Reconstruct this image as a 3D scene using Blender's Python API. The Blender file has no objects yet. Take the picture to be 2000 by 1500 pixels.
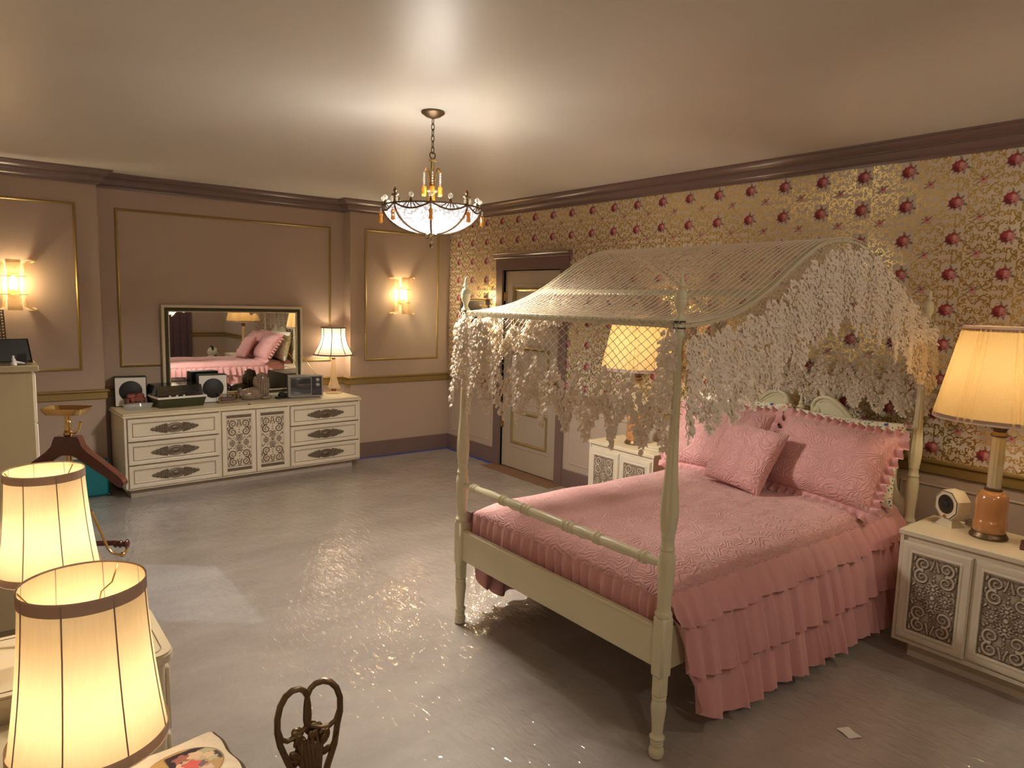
import bpy, math, random
import numpy as np
from mathutils import Vector, Matrix
SC = bpy.context.scene
COL = SC.collection
RN = random.Random(11)
PI = math.pi
sin, cos = math.sin, math.cos

# ---------------------------------------------------------------- materials
MATS = {}
def mat(name, col, rough=.5, metal=0., noise=0., nscale=20., bump=0., bscale=60., coat=0., spec=.5, sheen=0., trans=0., attr=False):
    if name in MATS: return MATS[name]
    m = bpy.data.materials.new(name); m.use_nodes = True
    nt = m.node_tree; b = nt.nodes['Principled BSDF']; L = nt.links.new
    b.inputs['Base Color'].default_value = (*col, 1); b.inputs['Roughness'].default_value = rough
    b.inputs['Metallic'].default_value = metal; b.inputs['Specular IOR Level'].default_value = spec
    b.inputs['Coat Weight'].default_value = coat; b.inputs['Coat Roughness'].default_value = .15
    b.inputs['Sheen Weight'].default_value = sheen
    tc = nt.nodes.new('ShaderNodeTexCoord')
    if noise > 0:
        n = nt.nodes.new('ShaderNodeTexNoise'); n.inputs['Scale'].default_value = nscale; n.inputs['Detail'].default_value = 5
        L(tc.outputs['Object'], n.inputs['Vector'])
        mx = nt.nodes.new('ShaderNodeMix'); mx.data_type = 'RGBA'
        mx.inputs[6].default_value = (*[c*(1-noise) for c in col], 1); mx.inputs[7].default_value = (*[min(1, c*(1+noise)) for c in col], 1)
        L(n.outputs['Fac'], mx.inputs[0]); L(mx.outputs[2], b.inputs['Base Color'])
    if attr:
        a = nt.nodes.new('ShaderNodeVertexColor'); a.layer_name = 'Col'
        L(a.outputs['Color'], b.inputs['Base Color'])
    if bump > 0:
        n2 = nt.nodes.new('ShaderNodeTexNoise'); n2.inputs['Scale'].default_value = bscale; n2.inputs['Detail'].default_value = 6
        L(tc.outputs['Object'], n2.inputs['Vector'])
        bp = nt.nodes.new('ShaderNodeBump'); bp.inputs['Strength'].default_value = bump; bp.inputs['Distance'].default_value = .01
        L(n2.outputs['Fac'], bp.inputs['Height']); L(bp.outputs['Normal'], b.inputs['Normal'])
    if trans > 0:
        t = nt.nodes.new('ShaderNodeBsdfTranslucent'); ms = nt.nodes.new('ShaderNodeMixShader')
        t.inputs['Color'].default_value = (*col, 1); ms.inputs[0].default_value = trans
        L(b.outputs[0], ms.inputs[1]); L(t.outputs[0], ms.inputs[2]); L(ms.outputs[0], nt.nodes['Material Output'].inputs['Surface'])
    MATS[name] = m
    return m

def glassy(name, col, clear=.7, rough=.08, emit=0.):
    """thin clear material: part straight-through, part gloss, part diffuse"""
    if name in MATS: return MATS[name]
    m = bpy.data.materials.new(name); m.use_nodes = True
    nt = m.node_tree; L = nt.links.new; b = nt.nodes['Principled BSDF']
    b.inputs['Base Color'].default_value = (*col, 1); b.inputs['Roughness'].default_value = rough; b.inputs['Specular IOR Level'].default_value = .9
    if emit > 0:
        b.inputs['Emission Color'].default_value = (*col, 1); b.inputs['Emission Strength'].default_value = emit
    t = nt.nodes.new('ShaderNodeBsdfTransparent'); t.inputs['Color'].default_value = (*[.5+.5*c for c in col], 1)
    ms = nt.nodes.new('ShaderNodeMixShader'); ms.inputs[0].default_value = clear
    L(b.outputs[0], ms.inputs[1]); L(t.outputs[0], ms.inputs[2]); L(ms.outputs[0], nt.nodes['Material Output'].inputs['Surface'])
    MATS[name] = m
    return m

def emitter(name, col, strength):
    if name in MATS: return MATS[name]
    m = bpy.data.materials.new(name); m.use_nodes = True
    b = m.node_tree.nodes['Principled BSDF']
    b.inputs['Base Color'].default_value = (*col, 1); b.inputs['Emission Color'].default_value = (*col, 1); b.inputs['Emission Strength'].default_value = strength
    MATS[name] = m
    return m

WALL = mat('wall_paint', (.43,.325,.25), .45, noise=.03, nscale=3, bump=.03, bscale=180)
WAIN = mat('wainscot_paint', (.46,.37,.30), .45, noise=.03, nscale=3)
MAUVE = mat('mauve_trim_paint', (.17,.112,.10), .28, noise=.05, nscale=4)
GOLD = mat('gold_trim_paint', (.33,.235,.085), .34, metal=.45, noise=.06, nscale=12)
CEIL = mat('ceiling_paint', (.70,.67,.615), .42, noise=.02, nscale=2)
CREAM = mat('cream_lacquer', (.66,.58,.42), .38, noise=.05, nscale=9, bump=.02, bscale=90)
CREAMW = mat('antique_cream_wood', (.66,.585,.455), .45, noise=.06, nscale=14, bump=.03, bscale=120)
BROWNA = mat('antique_brown_glaze', (.13,.085,.05), .5, noise=.2, nscale=60)
BEDW = mat('ivory_bed_paint', (.66,.62,.43), .36, noise=.03, nscale=7)
PINK = mat('pink_cotton', (.63,.32,.315), .75, noise=.05, nscale=16, bump=.05, bscale=300, sheen=.25)
BRASS = mat('brass', (.62,.42,.17), .25, metal=1., noise=.1, nscale=30)
BRONZE = mat('aged_bronze', (.16,.105,.055), .38, metal=.75, noise=.25, nscale=25)
DARKW = mat('mahogany', (.075,.016,.011), .22, noise=.25, nscale=12, coat=.4)
BLACK = mat('matte_black', (.012,.012,.012), .55)
CHARC = mat('charcoal_plastic', (.06,.06,.058), .4)
WHITEP = mat('white_paint', (.75,.73,.69), .4)
OLIVE = mat('olive_plastic', (.045,.05,.018), .35)
TEAL = mat('teal_vinyl', (.0,.16,.19), .4, noise=.1, nscale=20)
LACE = mat('ecru_cotton', (.92,.83,.70), .85, noise=.06, nscale=50, trans=.25, spec=.08)
TAPE = mat('blue_tape', (.035,.085,.42), .5)
MIRROR = mat('silvered_glass', (.86,.85,.82), .015, metal=1.)
CRYST = glassy('crystal', (.95,.93,.88), .45, .04)
AMBER = glassy('amber_crystal', (.95,.45,.06), .25, .06)
SMOKE = glassy('smoked_acrylic', (.05,.05,.05), .45, .06)
WARM = (1,.82,.58)
CLEAR = glassy('clear_glass', (.8,.85,.84), .7, .04)

# ---------------------------------------------------------------- mesh tools
class MB:
    def __init__(s): s.v = []; s.f = []; s.mi = []; s.k = 0
    def add(s, vs, fs, m=None):
        o = len(s.v); s.v += [tuple(p) for p in vs]; s.f += [tuple(i+o for i in f) for f in fs]; s.mi += [s.k if m is None else m]*len(fs)
        return s
    def box(s, x0, y0, z0, x1, y1, z1, ch=0.):
        """axis aligned box, optional chamfer of all edges"""
        if ch <= 0:
            v = [(x0,y0,z0),(x1,y0,z0),(x1,y1,z0),(x0,y1,z0),(x0,y0,z1),(x1,y0,z1),(x1,y1,z1),(x0,y1,z1)]
            return s.add(v, [(3,2,1,0),(4,5,6,7),(0,1,5,4),(1,2,6,5),(2,3,7,6),(3,0,4,7)])
        ch = min(ch, abs(x1-x0)*.49, abs(y1-y0)*.49, abs(z1-z0)*.49)
        rings = []
        def ring(z, i):
            a, b, c, d = x0+i, x1-i, y0+i, y1-i
            return [(a+ch,c,z),(b-ch,c,z),(b,c+ch,z),(b,d-ch,z),(b-ch,d,z),(a+ch,d,z),(a,d-ch,z),(a,c+ch,z)]
        def ring0(z):
            a, b, c, d = x0+ch, x1-ch, y0+ch, y1-ch
            return [(a,c,z),(b,c,z),(b,c,z),(b,d,z),(b,d,z),(a,d,z),(a,d,z),(a,c,z)]
        v = ring0(z0)+ring(z0+ch,0)+ring(z1-ch,0)+ring0(z1)
        f = [tuple(range(7,-1,-1)), tuple(range(24,32))]
        for k in range(3):
            for i in range(8):
                j = (i+1) % 8; f.append((k*8+i, k*8+j, k*8+8+j, k*8+8+i))
        return s.add(v, f)
    def lathe(s, prof, seg=24, c=(0,0,0), M=None, flute=None, cap=True, arc=None):
        """prof: (r,z) list; flute=(n,depth,z0,z1)"""
        v = []; f = []; n = len(prof)
        for r, z in prof:
            for i in range(seg):
                a = 2*PI*i/seg; rr = r
                if flute and flute[2] < z < flute[3]: rr = r*(1-flute[1]*(.5+.5*cos(flute[0]*a)))
                p = Vector((rr*cos(a), rr*sin(a), z))
                if M is not None: p = M @ p
                v.append((p.x+c[0], p.y+c[1], p.z+c[2]))
        for k in range(n-1):
            for i in range(seg):
                j = (i+1) % seg; f.append((k*seg+i, k*seg+j, (k+1)*seg+j, (k+1)*seg+i))
        if cap:
            if prof[0][0] > 1e-5: f.append(tuple(range(seg-1,-1,-1)))
            if prof[-1][0] > 1e-5: f.append(tuple(range((n-1)*seg, n*seg)))
        return s.add(v, f)
    def tube(s, pts, r, sides=8, closed=False, flat=1.0, up=None):
        """sweep a round (or flattened) section along pts; r number or list"""
        P = [Vector(p) for p in pts]; n = len(P); v = []; f = []; prev = None
        for i in range(n):
            t = (P[(i+1) % n]-P[i-1]) if closed else (P[min(i+1,n-1)]-P[max(i-1,0)])
            if t.length < 1e-9: t = Vector((0,0,1))
            t.normalize()
            if prev is None:
                ref = Vector(up) if up else (Vector((0,0,1)) if abs(t.z) < .9 else Vector((1,0,0)))
                a = ref - t*ref.dot(t)
            else: a = prev - t*prev.dot(t)
            if a.length < 1e-6: a = t.orthogonal()
            a.normalize(); prev = a; b = t.cross(a)
            rr = r[i] if isinstance(r, (list,tuple)) else r
            for k in range(sides):
                q = P[i] + a*(rr*flat*cos(2*PI*k/sides)) + b*(rr*sin(2*PI*k/sides)); v.append(tuple(q))
        m = n if closed else n-1
        for i in range(m):
            o, q = i*sides, ((i+1) % n)*sides
            for k in range(sides):
                l = (k+1) % sides; f.append((o+k, o+l, q+l, q+k))
        if not closed: f += [tuple(range(sides-1,-1,-1)), tuple(range((n-1)*sides, n*sides))]
        return s.add(v, f)
    def ball(s, c, r, su=10, sv=7, M=None):
        rx, ry, rz = r if isinstance(r, (tuple,list)) else (r,r,r); v = []; f = []
        for j in range(sv+1):
            t = PI*j/sv
            for i in range(su):
                a = 2*PI*i/su; p = Vector((rx*sin(t)*cos(a), ry*sin(t)*sin(a), rz*cos(t)))
                if M is not None: p = M @ p
                v.append((p.x+c[0], p.y+c[1], p.z+c[2]))
        for j in range(sv):
            for i in range(su):
                k = (i+1) % su; f.append((j*su+i, (j+1)*su+i, (j+1)*su+k, j*su+k))
        return s.add(v, f)
    def prism(s, poly, d0, d1, to3):
        """poly 2D outline extruded between depth d0 and d1; to3(u,v,d)->xyz"""
        n = len(poly); v = [to3(u,w,d0) for u, w in poly]+[to3(u,w,d1) for u, w in poly]
        f = [tuple(range(n-1,-1,-1)), tuple(range(n,2*n))]+[(i,(i+1)%n,n+(i+1)%n,n+i) for i in range(n)]
        return s.add(v, f)
    def grid(s, P, closed_u=False, flip=False):
        """P[i][j] points"""
        nu, nv = len(P), len(P[0]); v = [p for row in P for p in row]; f = []
        for i in range(nu if closed_u else nu-1):
            for j in range(nv-1):
                a, b = i*nv+j, ((i+1) % nu)*nv+j
                q = (a, b, b+1, a+1); f.append(q[::-1] if flip else q)
        return s.add(v, f)
    def profile(s, prof, p0, p1, out, m0=0., m1=0.):
        """moulding: prof (out,z) swept from p0 to p1 (horizontal); m0,m1 mitre slope along the run per unit of out"""
        p0 = Vector(p0); p1 = Vector(p1); o = Vector(out); d = (p1-p0).normalized(); v = []
        for P, m in ((p0, m0), (p1, m1)):
            for a, z in prof: v.append(tuple(P + o*a + d*(m*a) + Vector((0,0,z))))
        n = len(prof); f = [(i, (i+1) % n, n+(i+1) % n, n+i) for i in range(n)]+[tuple(range(n-1,-1,-1)), tuple(range(n,2*n))]
        return s.add(v, f)
    def build(s, name, m, parent=None, world=False, smooth=True, ang=38, M=None, label=None):
        vs = s.v
        if M is not None: vs = [tuple(M @ Vector(p)) for p in vs]
        if world and parent is not None:
            Mi = world_of(parent).inverted(); vs = [tuple(Mi @ Vector(p)) for p in vs]
        me = bpy.data.meshes.new(name); me.from_pydata(vs, [], s.f); me.validate()
        ms = m if isinstance(m, (list,tuple)) else [m]
        for x in ms: me.materials.append(x)
        if len(ms) > 1 and len(me.polygons) == len(s.mi): me.polygons.foreach_set('material_index', s.mi)
        import bmesh
        bm = bmesh.new(); bm.from_mesh(me); bmesh.ops.recalc_face_normals(bm, faces=bm.faces); bm.to_mesh(me); bm.free()
        if smooth:
            me.polygons.foreach_set('use_smooth', [True]*len(me.polygons)); me.set_sharp_from_angle(angle=math.radians(ang))
        me.update()
        o = bpy.data.objects.new(name, me); COL.objects.link(o)
        if parent is not None: o.parent = parent
        if label: o['label'] = label
        return o

def world_of(o):
    M = o.matrix_basis.copy()
    while o.parent is not None:
        o = o.parent; M = o.matrix_basis @ M
    return M

def np_obj(name, V, F, m, parent=None, col=None, smooth=True, world=False):
    """big mesh from numpy arrays (quads or tris); col = per-vertex rgba"""
    V = np.asarray(V, np.float32); F = np.asarray(F, np.int32)
    if world and parent is not None:
        Mi = np.array(world_of(parent).inverted()); V = (V @ Mi[:3,:3].T + Mi[:3,3]).astype(np.float32)
    me = bpy.data.meshes.new(name); k = F.shape[1]
    me.vertices.add(len(V)); me.vertices.foreach_set('co', V.ravel())
    me.loops.add(F.size); me.loops.foreach_set('vertex_index', F.ravel())
    me.polygons.add(len(F)); me.polygons.foreach_set('loop_start', np.arange(0, F.size, k, dtype=np.int32))
    me.update(calc_edges=True)
    if smooth: me.polygons.foreach_set('use_smooth', np.ones(len(F), bool))
    if col is not None:
        a = me.color_attributes.new('Col', 'FLOAT_COLOR', 'POINT'); a.data.foreach_set('color', np.asarray(col, np.float32).ravel())
    me.materials.append(m); me.validate()
    o = bpy.data.objects.new(name, me); COL.objects.link(o)
    if parent is not None: o.parent = parent
    return o

def thing(name, label, cat, loc=(0,0,0), rz=0., group=None):
    o = bpy.data.objects.new(name, None); COL.objects.link(o); o.empty_display_size = .05
    o.location = loc; o.rotation_euler = (0,0,rz); o['label'] = label; o['category'] = cat
    if group: o['group'] = group
    return o
def tag(o, label, cat, group=None):
    o['label'] = label; o['category'] = cat
    if group: o['group'] = group
    return o
def struct(o):
    o['kind'] = 'structure'; return o
def dup(root, loc, rz=None, label=None):
    r = root.copy(); COL.objects.link(r); r.location = loc
    if rz is not None: r.rotation_euler = (0,0,rz)
    if label: r['label'] = label
    def kids(a, b):
        for ch in list(a.children):
            c = ch.copy(); COL.objects.link(c); c.parent = b; kids(ch, c)
    kids(root, r)
    return r
def light(name, loc, power, col, rad=.03, parent=None):
    l = bpy.data.lights.new(name, 'POINT'); l.energy = power; l.color = col; l.shadow_soft_size = rad
    o = bpy.data.objects.new(name, l); COL.objects.link(o); o.location = loc
    if parent is not None: o.parent = parent
    return o
def smoothstep(a, b, x):
    t = np.clip((x-a)/(b-a), 0, 1); return t*t*(3-2*t)

# ---------------------------------------------------------------- ornament fields
def spiral(cx, cy, r, turns, a0, sgn=1, n=26, r1=.12):
    return [(cx+r*(1-(1-r1)*t/n)*cos(a0+sgn*2*PI*turns*t/n), cy+r*(1-(1-r1)*t/n)*sin(a0+sgn*2*PI*turns*t/n)) for t in range(n+1)]
def stroke_field(X, Y, strokes):
    """max over strokes of (radius - distance); strokes: (pts, r0, r1)"""
    out = np.full(X.shape, -9., np.float32)
    for pts, r0, r1 in strokes:
        n = len(pts)-1
        if n == 0:
            out = np.maximum(out, r0-np.hypot(X-pts[0][0], Y-pts[0][1])); continue
        for i in range(n):
            (ax, ay), (bx, by) = pts[i], pts[i+1]; dx, dy = bx-ax, by-ay; L2 = dx*dx+dy*dy+1e-12
            t = np.clip(((X-ax)*dx+(Y-ay)*dy)/L2, 0, 1)
            d = np.hypot(X-ax-t*dx, Y-ay-t*dy); rr = r0+(r1-r0)*(i+t)/n
            out = np.maximum(out, rr-d)
    return out
EXPO = 1.0; CHP = 6; CHD = 90; CHC = (1,.91,.79); SPOTP = 60; GSX = 1; DOMEP = 38
LP1 = 7; LP2 = 9; LP3 = 3.6; LP4 = 1.5; LP5 = .55
# ================================================================ ROOM SHELL
H = 2.75; XL = -4.77; YF = -8.9; XA = -3.5308; XB = -1.2392; DR = .152
def outline_back(d):   # plan of the back wall face with its two piers
    return [(0,0),(XB,0),(XB,d),(XA,d),(XA,0),(XL,0)]
# floor material: painted boards under wrinkled clear protective film
def floor_mat():
    m = bpy.data.materials.new('film_covered_floor'); m.use_nodes = True; nt = m.node_tree; L = nt.links.new; N = nt.nodes.new
    b = nt.nodes['Principled BSDF']; tc = N('ShaderNodeTexCoord')
    n1 = N('ShaderNodeTexNoise'); n1.inputs['Scale'].default_value = 1.3; n1.inputs['Detail'].default_value = 7; n1.inputs['Roughness'].default_value = .62
    mp = N('ShaderNodeMapping'); mp.inputs['Scale'].default_value = (1.0, 2.2, 1); mp.inputs['Rotation'].default_value = (0,0,.5)
    L(tc.outputs['Object'], mp.inputs['Vector']); L(mp.outputs[0], n1.inputs['Vector'])
    r = N('ShaderNodeValToRGB'); r.color_ramp.elements[0].position = .32; r.color_ramp.elements[0].color = (.30,.262,.235,1)
    r.color_ramp.elements[1].position = .68; r.color_ramp.elements[1].color = (.42,.375,.335,1)
    L(n1.outputs['Fac'], r.inputs[0]); L(r.outputs[0], b.inputs['Base Color'])
    b.inputs['Roughness'].default_value = .5
    b.inputs['Coat IOR'].default_value = 1.75; b.inputs['Coat Weight'].default_value = 1.; b.inputs['Coat Roughness'].default_value = .035
    # crinkles of the film
    w1 = N('ShaderNodeTexNoise'); w1.inputs['Scale'].default_value = 30; w1.inputs['Detail'].default_value = 2.2; w1.inputs['Distortion'].default_value = .7
    m2 = N('ShaderNodeMapping'); m2.inputs['Scale'].default_value = (1, .38, 1); m2.inputs['Rotation'].default_value = (0,0,-.6)
    L(tc.outputs['Object'], m2.inputs['Vector']); L(m2.outputs[0], w1.inputs['Vector'])
    w2 = N('ShaderNodeTexNoise'); w2.noise_type = 'RIDGED_MULTIFRACTAL'; w2.inputs['Scale'].default_value = 5.5; w2.inputs['Detail'].default_value = 3; w2.inputs['Distortion'].default_value = .5
    L(tc.outputs['Object'], w2.inputs['Vector'])
    w3 = N('ShaderNodeTexNoise'); w3.inputs['Scale'].default_value = 2.1; w3.inputs['Detail'].default_value = 2
    L(tc.outputs['Object'], w3.inputs['Vector'])
    a = N('ShaderNodeMath'); a.operation = 'MULTIPLY_ADD'; a.inputs[1].default_value = .22; L(w2.outputs['Fac'], a.inputs[0]); L(w1.outputs['Fac'], a.inputs[2])
    a2 = N('ShaderNodeMath'); a2.operation = 'MULTIPLY_ADD'; a2.inputs[1].default_value = 2.2; L(w3.outputs['Fac'], a2.inputs[0]); L(a.outputs[0], a2.inputs[2])
    bp = N('ShaderNodeBump'); bp.inputs['Strength'].default_value = .8; bp.inputs['Distance'].default_value = .009
    L(a2.outputs[0], bp.inputs['Height']); L(bp.outputs['Normal'], b.inputs['Coat Normal'])
    bp2 = N('ShaderNodeBump'); bp2.inputs['Strength'].default_value = .12; bp2.inputs['Distance'].default_value = .004
    L(a2.outputs[0], bp2.inputs['Height']); L(bp2.outputs['Normal'], b.inputs['Normal'])
    return m
FLOORM = floor_mat()
struct(MB().box(XL-.3, YF-.3, -.12, .3, .45, 0).build('floor', FLOORM))
struct(MB().box(XL-.3, YF-.3, H, .3, .45, H+.12).build('ceiling', CEIL))
# back wall with its recess between two piers
wb = MB(); pl = outline_back(DR)+[(XL-.15,0),(XL-.15,.35),(.15,.35),(.15,0)]
wb.prism(pl, 0, H, lambda u, w, d: (u, w, d)); struct(wb.build('wall_back', WALL))
# right wall with the door opening
DY0, DY1, DZ = -1.056, -1.93, 2.06
wr = MB()
wr.box(0, DY0, 0, .15, 0, H); wr.box(0, YF, 0, .15, DY1, H); wr.box(0, DY1, DZ, .15, DY0, H)
WR = struct(wr.build('wall_right', WAIN))
struct(MB().box(XL-.15, YF, 0, XL, 0, H).build('wall_left', WALL))
struct(MB().box(XL-.15, YF-.15, 0, .15, YF, H).build('wall_front', WALL))

CROWN = [(0,2.629),(.016,2.629),(.018,2.644),(.03,2.648),(.042,2.662),(.052,2.687),(.06,2.689),(.06,2.699),(.074,2.703),(.094,2.724),(.102,2.735),(.115,2.738),(.115,H),(0,H)]
RAIL = [(0,.814),(.012,.814),(.018,.821),(.018,.871),(.026,.876),(.034,.884),(.034,.894),(.02,.90),(0,.90)]
BASE = [(0,0),(.015,0),(.015,.165),(.009,.171),(0,.171)]
RUNS = [((XB,0),(0,0),None)]
def run_back(prof, m, name, base=False):
    t = MB()
    t.profile(prof, (0,0,0), (XB,0,0), (0,-1,0), 1, 1)
    t.profile(prof, (XB,0,0), (XB,DR,0), (-1,0,0), -1, -1)
    t.profile(prof, (XB,DR,0), (XA,DR,0), (0,-1,0), 1, -1)
    t.profile(prof, (XA,DR,0), (XA,0,0), (1,0,0), 1, 1)
    t.profile(prof, (XA,0,0), (XL,0,0), (0,-1,0), -1, -1)
    return struct(t.build(name, m))
run_back(CROWN, MAUVE, 'trim_1'); run_back(RAIL, GOLD, 'trim_2'); run_back(BASE, MAUVE, 'baseboard_back')
struct(MB().profile(CROWN, (0,YF,0), (0,0,0), (-1,0,0), 1, -1).build('trim_3', MAUVE))
t = MB(); t.profile(RAIL, (0,YF,0), (0,-2.05,0), (-1,0,0)); t.profile(RAIL, (0,-.93,0), (0,0,0), (-1,0,0), 0, -1); struct(t.build('trim_4', GOLD))
t = MB(); t.profile(BASE, (0,YF,0), (0,-2.05,0), (-1,0,0)); t.profile(BASE, (0,-.93,0), (0,0,0), (-1,0,0), 0, -1); struct(t.build('baseboard_right', MAUVE))
struct(MB().profile(CROWN, (XL,0,0), (XL,YF,0), (1,0,0), 1, -1).build('trim_5', MAUVE))
struct(MB().profile(RAIL, (XL,0,0), (XL,YF,0), (1,0,0), 1, -1).build('trim_6', GOLD))
struct(MB().profile(BASE, (XL,0,0), (XL,YF,0), (1,0,0), 1, -1).build('baseboard_left', MAUVE))
struct(MB().profile(RAIL, (XL,YF,0), (0,YF,0), (0,1,0), 1, -1).build('trim_7', GOLD))
struct(MB().profile(CROWN, (XL,YF,0), (0,YF,0), (0,1,0), 1, -1).build('trim_8', MAUVE))
struct(MB().profile(BASE, (XL,YF,0), (0,YF,0), (0,1,0), 1, -1).build('baseboard_front', MAUVE))

def rect_frame(mb, u0, v0, u1, v1, prof, to3):
    """closed moulding round a rectangle; prof: (inset, depth)"""
    P = []
    for a, d in prof: P.append([to3(u0+a, v0+a, d), to3(u1-a, v0+a, d), to3(u1-a, v1-a, d), to3(u0+a, v1-a, d), ])
    v = [p for r in P for p in r]; f = []
    for k in range(len(P)-1):
        for i in range(4):
            j = (i+1) % 4; f.append((k*4+i, k*4+j, (k+1)*4+j, (k+1)*4+i))
    mb.add(v, f); return mb
PANEL = [(0,-.002),(.0,.006),(.004,.011),(.011,.014),(.017,.010),(.02,.006),(.024,.005),(.024,-.002)]
back = lambda yy: (lambda u, w, d: (u, yy-d, w))
k = 9
for x0, x1, yy in ((-1.0735,-.1538,0), (-3.3833,-1.3912,DR), (-4.615,-3.6885,0)):
    struct(rect_frame(MB(), x0, 1.067, x1, 2.467, PANEL, back(yy)).build('trim_%d' % k, GOLD, ang=25)); k += 1
right = lambda u, w, d: (-d, u, w)
for y0, y1 in ((-3.0,-2.14), (-.84,-.10), (-4.0,-3.1), (-5.0,-4.1), (-6.0,-5.1), (-7.0,-6.1)):
    struct(rect_frame(MB(), y0, .235, y1, .75, [(0,-.001),(0,.004),(.006,.007),(.012,.004),(.012,-.001)], right).build('trim_%d' % k, WAIN, ang=25)); k += 1

# ---- door with casing
DOORM = mat('door_paint', (.40,.33,.25), .42, noise=.04, nscale=5)
d1 = struct(MB().box(.012, DY1+.004, .012, .05, DY0-.004, DZ-.004).build('door_1', DOORM))
for z0, z1 in ((.235,.66), (.80,1.33), (1.46,1.925)):
    f = rect_frame(MB(), -1.83, z0, -1.175, z1, [(0,0),(.002,.006),(.012,.008),(.02,.004)], lambda u, w, d: (.012-d, u, w)); f.build('raised_border', DOORM, d1, ang=25)
    f = rect_frame(MB(), -1.79, z0+.04, -1.215, z1-.04, [(0,0),(.003,.010),(.012,.014),(.022,.009),(.03,.003),(.03,0)], lambda u, w, d: (.012-d, u, w)); f.build('gold_molding', GOLD, d1, ang=25, label='gold panel moulding')
for z in (.42, 1.75):
    h = MB(); h.lathe([(.006,0),(.006,.09)], 10, (.004, DY0+.002, z)); h.box(.006, DY0-.03, z, .0115, DY0+.0, z+.09); h.build('hinge', BRASS, d1, label='brass hinge')
kb = MB(); Mx = Matrix.Rotation(-PI/2, 4, 'Y'); kb.lathe([(.026,0),(.026,.004),(.01,.008),(.009,.03),(.02,.036),(.027,.05),(.024,.064),(0,.07)], 16, (.012, -1.88, .97), Mx); kb.build('door_knob', BRASS, d1, label='brass knob')
cs = MB()
for y0, y1 in ((DY0+.012, -.93), (-2.05, DY1-.012)):
    cs.box(-.022, min(y0,y1), 0, 0, max(y0,y1), 2.075, .003)
cs.box(-.024, -2.055, 2.072, 0, -.925, 2.185, .003)
cs.profile([(0,2.183),(.03,2.183),(.034,2.193),(.03,2.2),(.045,2.207),(.062,2.22),(.066,2.235),(0,2.235)], (0,-2.085,0), (0,-.895,0), (-1,0,0))
cs.box(-.028, -2.055, 2.065, 0, -.925, 2.078)
cs.box(0, DY0, 0, .13, DY0+.012, DZ+.012); cs.box(0, DY1-.012, 0, .13, DY1, DZ+.012); cs.box(0, DY1, DZ, .13, DY0, DZ+.012)
struct(cs.build('trim_%d' % k, MAUVE)); k += 1
struct(MB().box(.06, DY1-.1, -.02, .15, DY0+.1, DZ+.1).build('trim_%d' % k, BLACK)); k += 1
th = MB(); th.box(-.19, -2.06, 0.0, .06, -.96, .004, .001)
struct(th.build('trim_%d' % k, mat('worn_threshold_wood', (.21,.11,.06), .55, noise=.35, nscale=18))); k += 1
# blue masking tape along the skirting
tp = MB(); tp.box(-1.30, -.056, .0005, -.045, -.016, .0022); tag(tp.build('tape_strip', TAPE), 'blue masking tape stuck to the floor along the skirting of the back wall', 'tape')
tp = MB(); tp.box(-.056, -.94, .0005, -.016, -.016, .0022); tag(tp.build('tape_strip', TAPE), 'blue masking tape stuck to the floor between the room corner and the door', 'tape')
# loose clear film lying over the right half of the floor
def sheet():
    nx, ny = 60, 160; x1, y0, y1 = -1.15, -1.0, -5.1
    V = []; 
    for j in range(ny):
        y = y0+(y1-y0)*j/(ny-1); xe = -2.34+.03*(y+1)-.012*sin(y*2.3)+.006*sin(y*9)
        for i in range(nx):
            t = i/(nx-1); x = xe+(x1-xe)*t
            z = .002+.0016*sin(23*x+7*y)*sin(9*y+3*x)+.0012*sin(41*y-11*x)
            z = max(.0012, z)
            V.append((x, y, z))
    F = [(j*nx+i, j*nx+i+1, (j+1)*nx+i+1, (j+1)*nx+i) for j in range(ny-1) for i in range(nx-1)]
    m = glassy('clear_plastic_film', (.75,.7,.66), .90, .06)
    nt = m.node_tree; b = nt.nodes['Principled BSDF']; tc = nt.nodes.new('ShaderNodeTexCoord'); n = nt.nodes.new('ShaderNodeTexNoise'); n.inputs['Scale'].default_value = 40; n.inputs['Distortion'].default_value = .8
    nt.links.new(tc.outputs['Object'], n.inputs['Vector']); bp = nt.nodes.new('ShaderNodeBump'); bp.inputs['Strength'].default_value = .5; bp.inputs['Distance'].default_value = .004
    nt.links.new(n.outputs['Fac'], bp.inputs['Height']); nt.links.new(bp.outputs['Normal'], b.inputs['Normal'])
    [x for x in nt.nodes if x.type == 'BSDF_TRANSPARENT'][0].inputs['Color'].default_value = (1,1,1,1)
    o = np_obj('plastic_sheet', np.array(V), np.array(F), m)
    tag(o, 'clear wrinkled plastic sheet laid on the floor from the dresser to the bed foot', 'plastic sheet')
sheet()
sc = MB(); sc.grid([[(-1.628+.05*i-.012*j, -5.608-.03*i-.035*j, .002+.004*((i+j) % 2)) for j in range(3)] for i in range(2)])
tag(sc.build('paper_scrap', WHITEP), 'tiny white scrap of paper on the floor beside the bed ruffles', 'paper scrap')

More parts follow.
